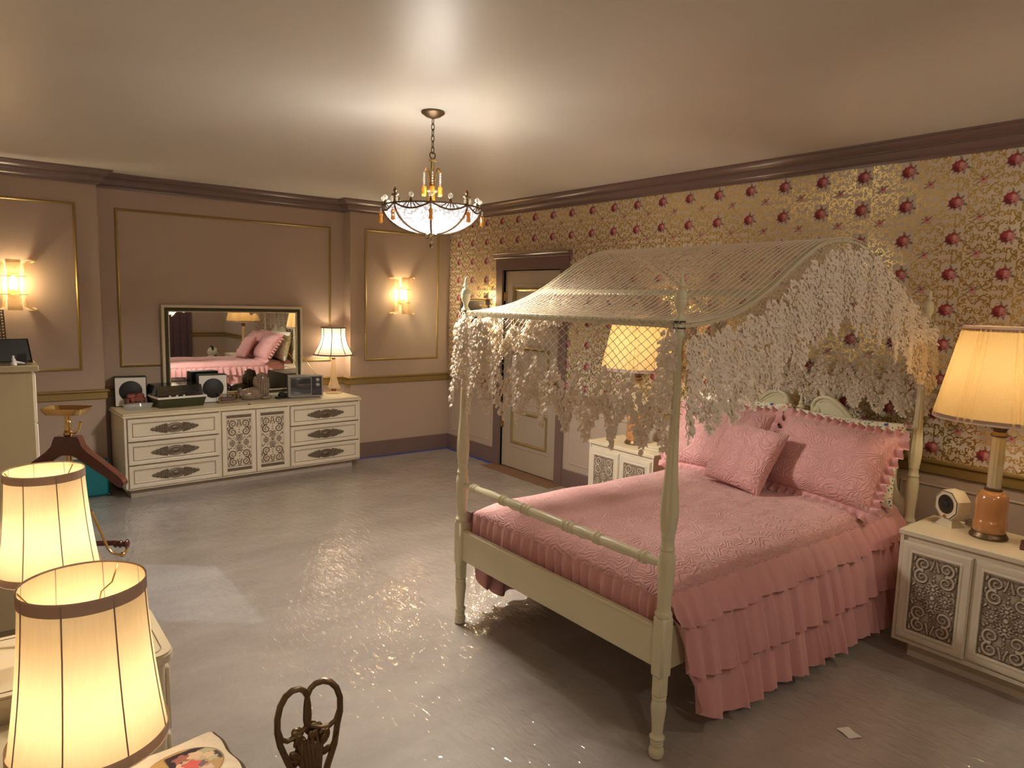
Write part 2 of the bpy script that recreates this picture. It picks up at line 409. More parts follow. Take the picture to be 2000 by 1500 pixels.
# ---------------------------------------------------------------- wallpaper
def wallpaper():
    TW, TH = .2665, .20; G = .004
    nx, nz = 67, 50
    u = (np.arange(nx)+.5)*TW/nx; w = (np.arange(nz)+.5)*TH/nz
    U, Wz = np.meshgrid(u-TW/2, w-TH/2, indexing='ij')   # rose at (0,0)
    # gold scrollwork, mirrored about u=0 and u=TW/2
    S = []
    for sx in (-1, 1):
        S += [(spiral(sx*.075, .052, .026, 1.3, PI*.5, sx), .0045, .003), (spiral(sx*.075, -.052, .026, 1.3, -PI*.5, -sx), .0045, .003)]
        S += [(spiral(sx*.115, 0.0, .022, 1.2, PI, sx), .004, .003), (spiral(sx*.04, .083, .018, 1.1, 0, -sx), .004, .003), (spiral(sx*.04, -.083, .018, 1.1, 0, sx), .004, .003)]
        S += [([(sx*.05,.03),(sx*.062,.0),(sx*.05,-.03)], .003, .003), ([(sx*.09,.09),(sx*.11,.06),(sx*.127,.03)], .004, .003), ([(sx*.09,-.09),(sx*.11,-.06),(sx*.127,-.03)], .004, .003)]
        for a in range(7):
            t = a/6; S.append(([(sx*(.055+.075*t), .03+.062*t)], .006, .006)); S.append(([(sx*(.055+.075*t), -.03-.062*t)], .006, .006))
        for a in range(5): S.append(([(sx*(.128), -.08+.04*a)], .0065, .0065)); S.append(([(sx*(.098), -.024+.012*a)], .004, .004))
    for sx in (-1, 1):
        for sy in (-1, 1): S += [(spiral(sx*.118, sy*.062, .017, 1.1, PI*.5*sy, sx*sy), .0038, .003), (spiral(sx*.085, sy*.018, .014, 1.0, -PI*.5*sy, sx*sy), .0038, .003), (spiral(sx*.018, sy*.072, .013, 1.0, 0, sx*sy), .0035, .003), ([(sx*.07,sy*.093),(sx*.085,sy*.085)], .004, .006), ([(sx*.062,sy*.03),(sx*.07,sy*.02)], .005, .004)]
    for a in range(9): S.append(([(.0, .062+.009*a)], .005, .005)); S.append(([(0, -.062-.009*a)], .005, .005))
    gold = stroke_field(U, Wz, S) > 0
    rng = np.random.RandomState(3)
    gold |= (stroke_field(U, Wz, [([(rng.uniform(-.133,.133), rng.uniform(-.1,.1))], .0036, .0036) for _ in range(130)]) > 0)
    base = np.zeros((nx, nz, 4)); base[..., :3] = (.60,.52,.42)   # paper ground
    base[gold] = (.80,.62,.28, 1)                                  # alpha = metallic mask
    def put(mask, c, a=0): base[mask] = (*c, a)
    def bouquet(cx, cy, s, big):
        du = (U-cx+TW/2) % TW-TW/2; dw = (Wz-cy+TH/2) % TH-TH/2
        rr = np.hypot(du, dw)
        put(rr < s*.9, (.54,.46,.36))
        nl = 17 if big else 10
        for i in range(nl):
            a = 2*PI*i/nl+.3+.25*sin(i*2.7); L0 = s*(1.25 if big else 1.75)*(1+.18*sin(i*5.1))
            if not big and not (-.4 < ((a+PI) % (2*PI))-PI < 2.4 or i % 3 == 0): continue
            x, y = du*cos(a)+dw*sin(a), -du*sin(a)+dw*cos(a)
            put((x > 0) & (x < L0) & (np.abs(y) < s*.17*np.sqrt(np.clip(x/L0*(1-x/L0)*4, 0, 1))), (.17,.15,.12) if i % 2 else (.25,.22,.18))
        if big:
            for ox, oy, r, c in ((.012,-.002,.027,(.22,.022,.03)),(.0,.010,.022,(.30,.04,.045)),(.018,-.012,.016,(.15,.012,.02)),(-.012,-.004,.019,(.47,.20,.20)),(-.006,.008,.012,(.56,.31,.29)),(-.016,-.019,.011,(.50,.22,.21)),(.012,.006,.009,(.42,.07,.08)),(.02,.004,.006,(.30,.03,.04)),(-.012,-.020,.004,(.25,.03,.04)),(.003,-.01,.006,(.36,.07,.07))):
                put(np.hypot(du-ox, dw-oy) < r*s/.034, c)
        else:
            for ox, oy, r, c in ((-.002,-.002,.013,(.50,.22,.21)),(-.004,-.007,.008,(.58,.33,.30)),(.0,.003,.006,(.36,.05,.06))):
                put(np.hypot(du-ox, dw-oy) < r*s/.016, c)
    bouquet(.0, 0, .039, True); bouquet(-.1195, -.088, .021, False)
    # wall grid
    z0, z1, y1 = .899, 2.632, -6.82
    NY = int((0-y1)/G); NZ = int((z1-z0)/G)
    y = -np.arange(NY+1)*G; z = z0+np.arange(NZ+1)*(z1-z0)/NZ
    iu = np.floor((((y+4.993)+TW/2) % TW)/TW*nx).astype(int) % nx
    iw = np.floor((((z-2.571)+TH/2) % TH)/TH*nz).astype(int) % nz
    colr = base[iu][:, iw].reshape(-1, 4)
    Y, Z = np.meshgrid(y, z, indexing='ij')
    V = np.stack([np.full(Y.size, -.0015), Y.ravel(), Z.ravel()], 1)
    I, J = np.meshgrid(np.arange(NY), np.arange(NZ), indexing='ij')
    keep = ~((y[:-1][:, None] < -.94) & (y[:-1][:, None] > -2.04) & (z[:-1][None, :] < 2.19))
    I, J = I[keep], J[keep]; a = I*(NZ+1)+J
    F = np.stack([a, a+1, a+NZ+2, a+NZ+1], 1)
    m = bpy.data.materials.new('foil_rose_wallpaper'); m.use_nodes = True; nt = m.node_tree; L = nt.links.new; b = nt.nodes['Principled BSDF']
    c = nt.nodes.new('ShaderNodeVertexColor'); c.layer_name = 'Col'; L(c.outputs['Color'], b.inputs['Base Color']); L(c.outputs['Alpha'], b.inputs['Metallic'])
    mr = nt.nodes.new('ShaderNodeMapRange'); mr.inputs[3].default_value = .55; mr.inputs[4].default_value = .19; L(c.outputs['Alpha'], mr.inputs[0]); L(mr.outputs[0], b.inputs['Roughness'])
    tc = nt.nodes.new('ShaderNodeTexCoord'); n = nt.nodes.new('ShaderNodeTexNoise'); n.inputs['Scale'].default_value = 5; n.inputs['Detail'].default_value = 3
    L(tc.outputs['Object'], n.inputs['Vector']); bp = nt.nodes.new('ShaderNodeBump'); bp.inputs['Strength'].default_value = .05; bp.inputs['Distance'].default_value = .01; L(n.outputs['Fac'], bp.inputs['Height']); L(bp.outputs['Normal'], b.inputs['Normal'])
    o = np_obj('wallpaper', V, F, m, WR, colr, smooth=False); o['label'] = 'gold damask wallpaper with red rose bouquets'
wallpaper()
# ================================================================ FOUR-POSTER BED
YC = -4.594; YN, YFAR = -5.288, -3.90; XFOOT, XHEAD = -2.395, -.30
bed = thing('four_poster_bed', 'ivory four-poster canopy bed with turned posts and swan-neck headboard', 'bed', (-1.35, YC, 0))
POST = [(.0,0),(.016,.0),(.026,.006),(.030,.022),(.029,.036),(.025,.046),(.0235,.052),(.0255,.055),(.0255,.061),(.023,.063),(.0255,.067),(.0255,.073),(.0235,.076),(.029,.081),(.030,.088),(.0225,.098),
        (.0215,.104),(.0225,.13),(.026,.17),(.0295,.20),(.030,.215),(.027,.235),(.0245,.242),(.028,.247),(.028,.253),(.025,.257)]
POST2 = [(.026,.575),(.0325,.581),(.0335,.590),(.030,.598),(.0265,.604),(.0265,.612),(.0255,.625),(.0265,.65),(.031,.72),(.0335,.775),(.0325,.81),(.0275,.833),(.0265,.838),(.0295,.842),(.0295,.849),(.0265,.853),(.025,.87),(.0245,.885),(.0275,.890),(.0275,.897),(.026,.90),
         (.031,.925),(.0345,.96),(.0352,.985),(.034,1.02),(.030,1.07),(.0255,1.12),(.0225,1.18),(.0195,1.30),(.018,1.45),(.0175,1.60),(.0195,1.635),(.0215,1.645),(.0215,1.655),(.018,1.66),(.018,1.69)]
FIN = [(.0215,1.700),(.0225,1.704),(.0165,1.712),(.011,1.722),(.0125,1.735),(.0195,1.748),(.0225,1.762),(.0235,1.775),(.0222,1.777),(.0235,1.780),(.0235,1.787),(.0222,1.789),(.0215,1.80),(.017,1.808),(.0085,1.813),(.0085,1.820),(.0155,1.824),(.015,1.829),(.009,1.834),(.0075,1.838),(.0085,1.845),(.0065,1.858),(.002,1.87),(0,1.872)]
def post_mesh():
    p = MB(); p.lathe(POST, 28)
    p.box(-.0235,-.0235,.255,.0235,.0235,.342,.006)
    p.box(-.030,-.030,.336,.030,.030,.58,.009)
    p.lathe(POST2, 40, flute=(10,.10,.95,1.62))
    return p
def place_post(x, y, src=None):
    if src is None:
        o = post_mesh().build('post', BEDW, bed); f = MB().lathe(FIN, 24).build('finial', BEDW, o)
        q = MB(); q.lathe([(.0222,1.672),(.0222,1.676)], 20); q.lathe([(.0225,1.694),(.0225,1.699)], 20); q.build('post_ring', BLACK, o, label='dark ring under the finial')
    else:
        o = src.copy(); COL.objects.link(o); o.parent = bed
        for ch in src.children:
            c = ch.copy(); COL.objects.link(c); c.parent = o
    o.location = (x+1.35, y-YC, 0); return o
p0 = place_post(XFOOT, YN)
for x, y in ((XFOOT, YFAR), (XHEAD, YN), (XHEAD, YFAR)): place_post(x, y, p0)
# footboard plank with a small bead on top, turned rail above it
fb = MB(); fb.box(XFOOT-.012, YN+.02, .365, XFOOT+.012, YFAR-.02, .527, .003); fb.box(XFOOT-.016, YN+.02, .517, XFOOT+.016, YFAR-.02, .531, .004)
fb.build('footboard', BEDW, bed, world=True)
L0 = 1.388; tr = [(.0,0),(.012,.0),(.0125,.03)]
def ring(s, w=.02): return [(.019,s-w*.9),(.025,s-w*.45),(.0265,s),(.025,s+w*.45),(.019,s+w*.9)]
tr += [(.016,.06)]+ring(.105,.013)+ring(.128,.010)+[(.021,.20),(.0235,.27),(.0215,.33)]+ring(.352,.010)+ring(.376,.013)+[(.020,.41),(.026,.46)]+ring(.52,.011)+ring(.545,.013)+ring(.570,.011)+[(.021,.60),(.0225,.69),(.021,.78)]
tr2 = [(r, L0-s) for r, s in tr[::-1] if s < .69]
rail_prof = [q for q in tr if q[1] <= .695]+tr2
Mr = Matrix.Rotation(PI/2, 4, 'X')   # lathe axis z -> -y
MB().lathe(rail_prof, 22, (XFOOT, YFAR, .778), Mr).build('foot_rail', BEDW, bed, world=True)
for y in (YN+.012, YFAR-.012):
    MB().box(XFOOT+.02, y-.012, .345, XHEAD-.02, y+.012, .52, .003).build('side_rail', BEDW, bed, world=True)
# headboard
half = [(0,1.075),(.022,1.075),(.03,1.05),(.05,1.028),(.085,1.018),(.118,1.026),(.14,1.05),(.147,1.08),(.142,1.106),(.132,1.12),(.122,1.104),(.104,1.099),(.086,1.106),(.075,1.123),(.072,1.145),(.077,1.172),(.092,1.2),(.118,1.221),(.15,1.232),(.185,1.23),(.222,1.214),(.265,1.182),(.31,1.14),(.36,1.095),(.42,1.055),(.48,1.028),(.54,1.012),(.585,1.006),(.602,.99),(.607,.96),(.603,.90),(.603,.82),(.610,.765),(.628,.728),(.655,.712),(.675,.71),(.675,.44)]
poly = [(-d, z) for d, z in half[::-1]]+[(d, z) for d, z in half[1:]]
hb = MB(); hb.prism(poly, -.011, .011, lambda u, w, d: (XHEAD+d, YC-u, w)); HB = hb.build('headboard', BEDW, bed, world=True, ang=50)
for sg in (1,-1):
    crest = [(.46,1.028),(.42,1.047),(.36,1.086),(.31,1.131),(.265,1.173),(.222,1.204),(.185,1.219),(.15,1.221),(.118,1.21),(.094,1.19),(.084,1.165),(.082,1.14)]+spiral(.106,1.136,.026,1.5,PI,1,18,.15)[1:]
    mb = MB(); mb.tube([(XHEAD-.012, YC-sg*d, z) for d, z in crest], [.012]*12+[.012-.0004*i for i in range(len(crest)-12)], 8)
    crest2 = [(.44,1.012),(.36,1.06),(.31,1.105),(.265,1.148),(.222,1.178),(.185,1.194),(.15,1.197),(.125,1.187)]
    mb.tube([(XHEAD-.012, YC-sg*d, z) for d, z in crest2], .005, 6)
    mb.ball((XHEAD-.014, YC-sg*.106, 1.136), (.01,.012,.012)); mb.build('scroll_molding', BEDW, HB, world=True)
MB().lathe([(.0,1.07),(.026,1.07),(.026,1.078),(.012,1.088),(.012,1.098),(.022,1.108),(.028,1.125),(.027,1.14),(.016,1.152),(.012,1.158),(.017,1.163),(.012,1.17),(.008,1.19),(.01,1.20),(.006,1.222),(0,1.232)], 18, (XHEAD, YC, 0)).build('headboard_finial', BEDW, HB, world=True)
# bent canopy bows and cross slats
BX = np.array([-2.395,-2.178,-2.018,-1.85,-1.71,-1.60,-1.482,-1.38,-1.28,-1.17,-1.068,-.901,-.722,-.56,-.43,-.30])
BZ = np.array([1.686,1.712,1.755,1.833,1.918,1.982,2.036,2.062,2.071,2.066,2.042,1.976,1.895,1.81,1.745,1.70])
def _slopes():
    m = np.zeros(len(BX)); s = np.diff(BZ)/np.diff(BX); m[1:-1] = (s[1:]+s[:-1])/2; m[0] = s[0]*.5; m[-1] = s[-1]; return m
BM = _slopes()
def zb(x):
    x = np.asarray(x, float); i = np.clip(np.searchsorted(BX, x)-1, 0, len(BX)-2); h = BX[i+1]-BX[i]; t = (x-BX[i])/h
    return (2*t**3-3*t*t+1)*BZ[i]+(t**3-2*t*t+t)*h*BM[i]+(-2*t**3+3*t*t)*BZ[i+1]+(t**3-t*t)*h*BM[i+1]
for y in (YN, YFAR):
    xs = np.linspace(XFOOT+.012, XHEAD-.012, 48); P = []
    for x in xs:
        z = float(zb(x)); P.append([(x,y-.016,z-.012),(x,y+.016,z-.012),(x,y+.016,z),(x,y-.016,z)])
    mb = MB(); v = [q for r in P for q in r]; f = [(i*4+k, i*4+(k+1) % 4, i*4+4+(k+1) % 4, i*4+4+k) for i in range(47) for k in range(4)]+[(3,2,1,0),tuple(range(47*4,47*4+4))]
    mb.add(v, f); mb.build('canopy_bow', BEDW, bed, world=True)
for x in (XFOOT, XHEAD):
    MB().box(x-.009, YN+.019, 1.672, x+.009, YFAR-.019, 1.70, .002).build('canopy_rail', BEDW, bed, world=True)
for x in (-1.88, -1.28, -.70):
    z = float(zb(x)); s = float((zb(x+.02)-zb(x-.02))/.04); M = Matrix.Translation((x,YC,z-.003)) @ Matrix.Rotation(-math.atan(s), 4, 'Y')
    MB().box(-.024, -.70, -.008, .024, .70, .001, .002).build('canopy_slat', BEDW, bed, M=M, world=True)
# mattress under the covers
mt = MB(); mt.box(-2.345, YC-.635, .36, -.325, YC+.635, .606, .04); tag(mt.build('mattress', mat('ticking', (.6,.57,.5), .8)), 'mattress of the canopy bed, hidden under the pink quilted bedspread', 'mattress')

# ---------------------------------------------------------------- crocheted canopy
can = thing('lace_canopy', 'ecru fishnet lace canopy with tufted scalloped edging over the four-poster', 'bed canopy', (-1.35, YC, 1.69))
NETM = mat('net_thread', (.82,.73,.58), .8, trans=.2, spec=.1)
def wires(polys, r, sides=4):
    """many thin tubes in one go; polys: list of (n,3) arrays"""
    V = []; F = []; o = 0
    for P in polys:
        P = np.asarray(P, float); n = len(P)
        if n < 2: continue
        T = np.empty_like(P); T[1:-1] = P[2:]-P[:-2]; T[0] = P[1]-P[0]; T[-1] = P[-1]-P[-2]
        T /= np.linalg.norm(T, axis=1)[:, None]+1e-9
        ref = np.where(np.abs(T[:, 2:3]) < .85, np.array([[0,0,1.]]), np.array([[.7,.7,0]]))
        A = ref-T*(T*ref).sum(1)[:, None]; A /= np.linalg.norm(A, axis=1)[:, None]+1e-9; B = np.cross(T, A)
        for k in range(sides):
            a = 2*PI*k/sides; V.append(P+r*(cos(a)*A+sin(a)*B))
        base = o+np.arange(n-1)
        for k in range(sides):
            l = (k+1) % sides; F.append(np.stack([base+k*n, base+l*n, base+l*n+1, base+k*n+1], 1))
        o += sides*n
    return np.concatenate(V), np.concatenate(F)
def net_top():
    xs = np.linspace(-2.41, -.288, 70); z = zb(np.clip(xs, XFOOT, XHEAD))+.006; sl = np.array([-2.40,-1.88,-1.28,-.70,-.29])
    ys = np.linspace(YFAR+.02, YN-.02, 46)
    dip = np.zeros_like(xs)
    for a, b in zip(sl[:-1], sl[1:]): dip += np.where((xs > a) & (xs < b), .020*np.sin(PI*(xs-a)/(b-a)), 0)
    polys = []
    for i, y in enumerate(ys):
        c = 1-(2*(i/45)-1)**4; wob = .006*np.sin(xs*9+i*1.3)
        polys.append(np.stack([xs, y+wob*c+.012*np.sin((xs+2.4)*PI/1.06)*c, z-dip*c], 1))
    A = wires(polys, .0030, 4)
    P = np.array(polys)     
    arc = np.concatenate([[0], np.cumsum(np.hypot(np.diff(xs), np.diff(z)))]); n = int(arc[-1]/.015); polys2 = []
    for k in range(n+1):
        s = arc[-1]*k/n; i = min(np.searchsorted(arc, s, side='right')-1, len(xs)-2); t = (s-arc[i])/(arc[i+1]-arc[i])
        q = P[:, i]*(1-t)+P[:, i+1]*t; q = q.copy(); q[:, 0] += .004*((np.arange(46)+k) % 2)
        polys2.append(q)
    Bv, Bf = wires(polys2, .0008, 3)
    V = np.concatenate([A[0], Bv]); F = np.concatenate([A[1], Bf+len(A[0])])
    np_obj('netting', V, F, NETM, can, world=True)
net_top()
RS = np.random.RandomState(5)
def valance(top, outw, Ls, depth, dense, ph, cname):
    """top(s)->(n,3) on the frame edge, outw outward unit vector, Ls length, depth function (point, valley), dense(s) 0..1"""
    out = np.array(outw, float)
    def place(s, v):
        p = top(s); fold = np.sin(2*PI*s/.19+ph+1.3*np.sin(s*3.1)); p = p.copy()
        off = .010+.03*np.clip(v/.4, 0, 1)*(.6+.5*fold)
        return p+out*off[:, None]-np.array([0,0,1.])*v[:, None]
    per = .145
    def tri(s): return np.abs(((s/per) % 1)-.5)*2          # 0 at apex, 1 at hanging point
    vlow = lambda s: depth[1]+(depth[0]-depth[1])*np.clip(tri(s)*1.15-.1, 0, 1)**1.2
    vup = lambda s: np.where(dense(s) > .5, .01+.04*tri(s)+.03*RS.rand(*np.shape(s)), depth[0]*.36+depth[0]*.30*tri(s))
    cw, rh = .025, .0185; n = int(Ls/cw); polys = []
    for i in range(n+1):
        for sg in (0,):
            m = int(depth[0]/rh)+1; j = np.arange(m); s = np.clip((i+.5*(((i+j) % 2)*2-1)*.96)*cw, 0, Ls); v = j*rh
            ok = v <= vlow(s)+.004
            k = int(np.argmin(ok)) if not ok.all() else m
            if k > 1: polys.append(place(s[:k], v[:k]))
    V, F = wires(polys, .0018, 3)
    np_obj(cname+'_net', V, F, NETM, can, world=True)
    # tufts
    N = int(Ls*depth[0]/(.0105**2)); s = RS.rand(N)*Ls; v = RS.rand(N)*depth[0]
    a, b = vup(s), vlow(s); rel = v-a
    band = (rel < .052) | ((rel > .085) & (rel < .175)) | (b-v < .075) | (dense(s) > RS.rand(N)*1.25)
    keep = (v > a) & (v < b) & band
    s, v = s[keep], v[keep]; C0 = place(s, v)+out*(.004+.006*RS.rand(len(s)))[:, None]
    pet = np.array([[0,0,0],[-.0062,-.006,.003],[.0062,-.006,.003],[-.0045,-.016,.006],[.0045,-.016,.006],[0,-.0225,.001],[0,-.010,.0075]])   # x along, y down, z out
    ft = np.array([[0,1,6],[0,6,2],[1,3,6],[2,6,4],[3,5,6],[4,6,5]])
    along = np.cross(np.array([0,0,1.]), out); Vs = []; Fs = []; o = 0
    for k in range(2):
        th = RS.uniform(-.9, .9, len(s)); sc = RS.uniform(.85, 1.4, len(s)); lift = RS.uniform(.3, 1.9, len(s))
        px = (pet[None, :, 0]*np.cos(th)[:, None]-pet[None, :, 1]*np.sin(th)[:, None])*sc[:, None]
        py = (pet[None, :, 0]*np.sin(th)[:, None]+pet[None, :, 1]*np.cos(th)[:, None])*sc[:, None]
        pz = (pet[None, :, 2]+.35*np.abs(pet[None, :, 1])*(lift[:, None]-.6))*sc[:, None]
        W = C0[:, None, :]+px[..., None]*along+py[..., None]*np.array([0,0,1.])+pz[..., None]*out
        Vs.append(W.reshape(-1, 3)); Fs.append((ft[None]+(o+7*np.arange(len(s)))[:, None, None]).reshape(-1, 3)); o += 7*len(s)
    np_obj(cname+'_tufts', np.concatenate(Vs), np.concatenate(Fs), LACE, can, world=True, smooth=False)
yy = lambda s: np.clip(s, 0, 1.44)
one = lambda s: np.ones(np.shape(s))
valance(lambda s: np.stack([np.full(np.shape(s), -2.412), -3.874-yy(s), np.full(np.shape(s), 1.70)], 1), (-1,0,0), 1.44, (.50,.36), lambda s: np.where((s < .30) | (s > 1.37), .9, .0), .3, 'foot_valance')
xx = lambda s: np.clip(-2.41+s, -2.41, -.29)
valance(lambda s: np.stack([xx(s), np.full(np.shape(s), YN-.024), zb(np.clip(xx(s), XFOOT, XHEAD))+.004], 1), (0,-1,0), 2.12, (.42,.33), lambda s: np.where((s < .10), .75, .93), 1.7, 'side_valance')
valance(lambda s: np.stack([xx(s), np.full(np.shape(s), YFAR+.024), zb(np.clip(xx(s), XFOOT, XHEAD))+.004], 1), (0,1,0), 2.12, (.31,.25), lambda s: np.where((s < .3), .9, .25), 2.9, 'side_valance')
valance(lambda s: np.stack([np.full(np.shape(s), -.283), -3.874-yy(s), np.full(np.shape(s), 1.70)], 1), (1,0,0), 1.44, (.54,.44), lambda s: np.where((s < .1) | (s > 1.36), .9, .0), .9, 'head_valance')

# ---------------------------------------------------------------- pink bedspread
def quilt_mat():
    m = bpy.data.materials.new('pink_matelasse'); m.use_nodes = True; nt = m.node_tree; L = nt.links.new; N = nt.nodes.new; b = nt.nodes['Principled BSDF']
    b.inputs['Base Color'].default_value = (.63,.325,.315,1); b.inputs['Roughness'].default_value = .7; b.inputs['Sheen Weight'].default_value = .3
    tc = N('ShaderNodeTexCoord'); v = N('ShaderNodeTexVoronoi'); v.inputs['Scale'].default_value = 7.5; v.inputs['Randomness'].default_value = .35
    n = N('ShaderNodeTexNoise'); n.inputs['Scale'].default_value = 9; n.inputs['Detail'].default_value = 2
    vm = N('ShaderNodeMixRGB'); vm.inputs[0].default_value = .12; L(tc.outputs['Object'], vm.inputs[1]); L(n.outputs['Color'], vm.inputs[2]); L(tc.outputs['Object'], n.inputs['Vector']); L(vm.outputs[0], v.inputs['Vector'])
    s = N('ShaderNodeMath'); s.operation = 'MULTIPLY'; s.inputs[1].default_value = 30; L(v.outputs['Distance'], s.inputs[0])
    w = N('ShaderNodeMath'); w.operation = 'SINE'; L(s.outputs[0], w.inputs[0])
    ab = N('ShaderNodeMath'); ab.operation = 'ABSOLUTE'; L(w.outputs[0], ab.inputs[0])
    n2 = N('ShaderNodeTexNoise'); n2.inputs['Scale'].default_value = 55; n2.inputs['Detail'].default_value = 3; L(tc.outputs['Object'], n2.inputs['Vector'])
    a = N('ShaderNodeMath'); a.operation = 'MULTIPLY_ADD'; a.inputs[1].default_value = 1.0; L(n2.outputs['Fac'], a.inputs[0]); L(ab.outputs[0], a.inputs[2])
    bp = N('ShaderNodeBump'); bp.inputs['Strength'].default_value = .65; bp.inputs['Distance'].default_value = .006; L(a.outputs[0], bp.inputs['Height']); L(bp.outputs['Normal'], b.inputs['Normal'])
    return m
QUILT = quilt_mat()
spread = thing('bedspread', 'pink quilted bedspread with three tiers of gathered ruffles on the canopy bed', 'bedspread', (-1.35, YC, .62))
def quilt():
    nx, ny = 170, 130; hw = .655; V = []
    for i in range(nx):
        t = i/(nx-1); X = t if t > .2 else .2*sin(PI/2*t/.2)**1.0*1.0
        X = 1-(1-t); fx = sin(PI/2*min(1, t/.12))      # foot rounding
        x = -2.352+(2.352-.335)*t
        if t < .12: x = -2.352+(2.352-.335)*.12*(1-cos(PI/2*t/.12))
        for j in range(ny):
            s = -1+2*j/(ny-1); Y = sin(PI/2*s); y = YC+hw*Y
            h = (1-abs(Y)**7)**.5*(fx if t < .12 else 1.)**.75
            z = .618+.086*h+.006*sin(5.1*x+2)*sin(4*y+1)*h+.004*sin(13*x-6*y)*h
            V.append((x, y, z))
    F = [(i*ny+j, (i+1)*ny+j, (i+1)*ny+j+1, i*ny+j+1) for i in range(nx-1) for j in range(ny-1)]
    np_obj('quilted_top', np.array(V), np.array(F), QUILT, spread, world=True)
quilt()
def ruffle(name, base, out, Ls, z0, z1, f0, f1, amp, seed, end_round=0., lab=None, pitch=.06, parent=spread, limit=None):
    """gathered strip; base(s)->(x,y), out unit vector, z0 seam, z1 hem, f0/f1 outward offset at seam and hem"""
    rs = np.random.RandomState(seed); ns = int(Ls/.007); nv = 11; s = np.linspace(0, Ls, ns)
    fr = np.interp(s, np.linspace(0, Ls, int(Ls/.08)+2), rs.uniform(.65, 1.5, int(Ls/.08)+2)); ph = np.cumsum(fr)*(Ls/ns)*2*PI/pitch
    am = np.interp(s, np.linspace(0, Ls, int(Ls/.11)+2), rs.uniform(.4, 1.35, int(Ls/.11)+2)); lean = np.interp(s, np.linspace(0, Ls, int(Ls/.2)+2), rs.uniform(-1, 1, int(Ls/.2)+2))
    V = np.zeros((ns, nv, 3))
    for k in range(nv):
        v = k/(nv-1); a = amp*(.18+.82*v**.8)*am
        off = f0+(f1-f0)*v**.7+a*(np.sin(ph)+.35*np.sin(2*ph+1+lean))+.006*np.sin(ph*2.9)*v*(v < .35)
        if limit is not None: off = np.minimum(off, limit)
        zz = z1+.008*np.sin(ph*.31+seed)+.006*np.sin(ph)*v
        if end_round > 0: q = np.clip((s-(Ls-end_round))/end_round, 0, 1); zz = zz+(z0-z1)*.9*(1-np.sqrt(np.clip(1-q**2.2, 0, 1)))
        ss = np.clip(s+.010*v*np.cos(ph)*am+.012*v*lean, 0, Ls+.02)
        b = np.stack(base(ss), 1)
        V[:, k, 0] = b[:, 0]+out[0]*off; V[:, k, 1] = b[:, 1]+out[1]*off; V[:, k, 2] = z0+(zz-z0)*v
    I, J = np.meshgrid(np.arange(ns-1), np.arange(nv-1), indexing='ij'); a = (I*nv+J).ravel()
    F = np.stack([a, a+nv, a+nv+1, a+1], 1)
    o = np_obj(name, V.reshape(-1, 3), F, PINK, parent, world=True)
    if lab: o['label'] = lab
    return o
for sgn, sd in ((-1, 0), (1, 40)):
    bs = lambda s, g=sgn: (-.335-s, np.full(np.shape(s), YC+g*.65))
    out = (0, sgn)
    ruffle('ruffle', bs, out, 2.035, .628, .505, .0, .075, .017, 3+sd, .09, pitch=.092)
    ruffle('ruffle', bs, out, 2.01, .56, .275, .022, .10, .022, 7+sd, .22, pitch=.118)
    ruffle('ruffle', bs, out, 1.93, .33, .072, .045, .105, .025, 12+sd, .22, pitch=.13)
ruffle('ruffle', lambda s: (np.full(np.shape(s), -2.348), YC+.645-s), (-1,0), 1.29, .628, .50, .0, .012, .008, 21, 0, limit=.030)

# ---------------------------------------------------------------- pillows
def pillow_grid(w, h, t, nu=34, nv=28, seed=0, sharp=.5):
    rs = random.Random(seed); p1, p2 = rs.uniform(0, 6), rs.uniform(0, 6); F = []
    def pt(a, b, side):
        u, v = sin(PI/2*a), sin(PI/2*b)
        x = u*w/2*(1-.055*(1-v*v)*abs(u)**3); y = v*h/2*(1-.055*(1-u*u)*abs(v)**3)
        th = t/2*max(0., (1-u**4)*(1-v**4))**sharp
        th *= 1+.06*sin(5*u+p1)*sin(4*v+p2)
        return (x, y, side*th)
    return [[[pt(-1+2*i/(nu-1), -1+2*j/(nv-1), sd) for j in range(nv)] for i in range(nu)] for sd in (1,-1)]
def frame_m(c, tilt, yaw=0., roll=0.):
    Hh = Vector((sin(tilt), 0, cos(tilt))); W = Vector((0,-1,0)); Nn = W.cross(Hh)
    M = Matrix((( W.x,Hh.x,Nn.x,0),(W.y,Hh.y,Nn.y,0),(W.z,Hh.z,Nn.z,0),(0,0,0,1)))
    return Matrix.Translation(c) @ Matrix.Rotation(yaw, 4, 'Z') @ M @ Matrix.Rotation(roll, 4, 'Z')
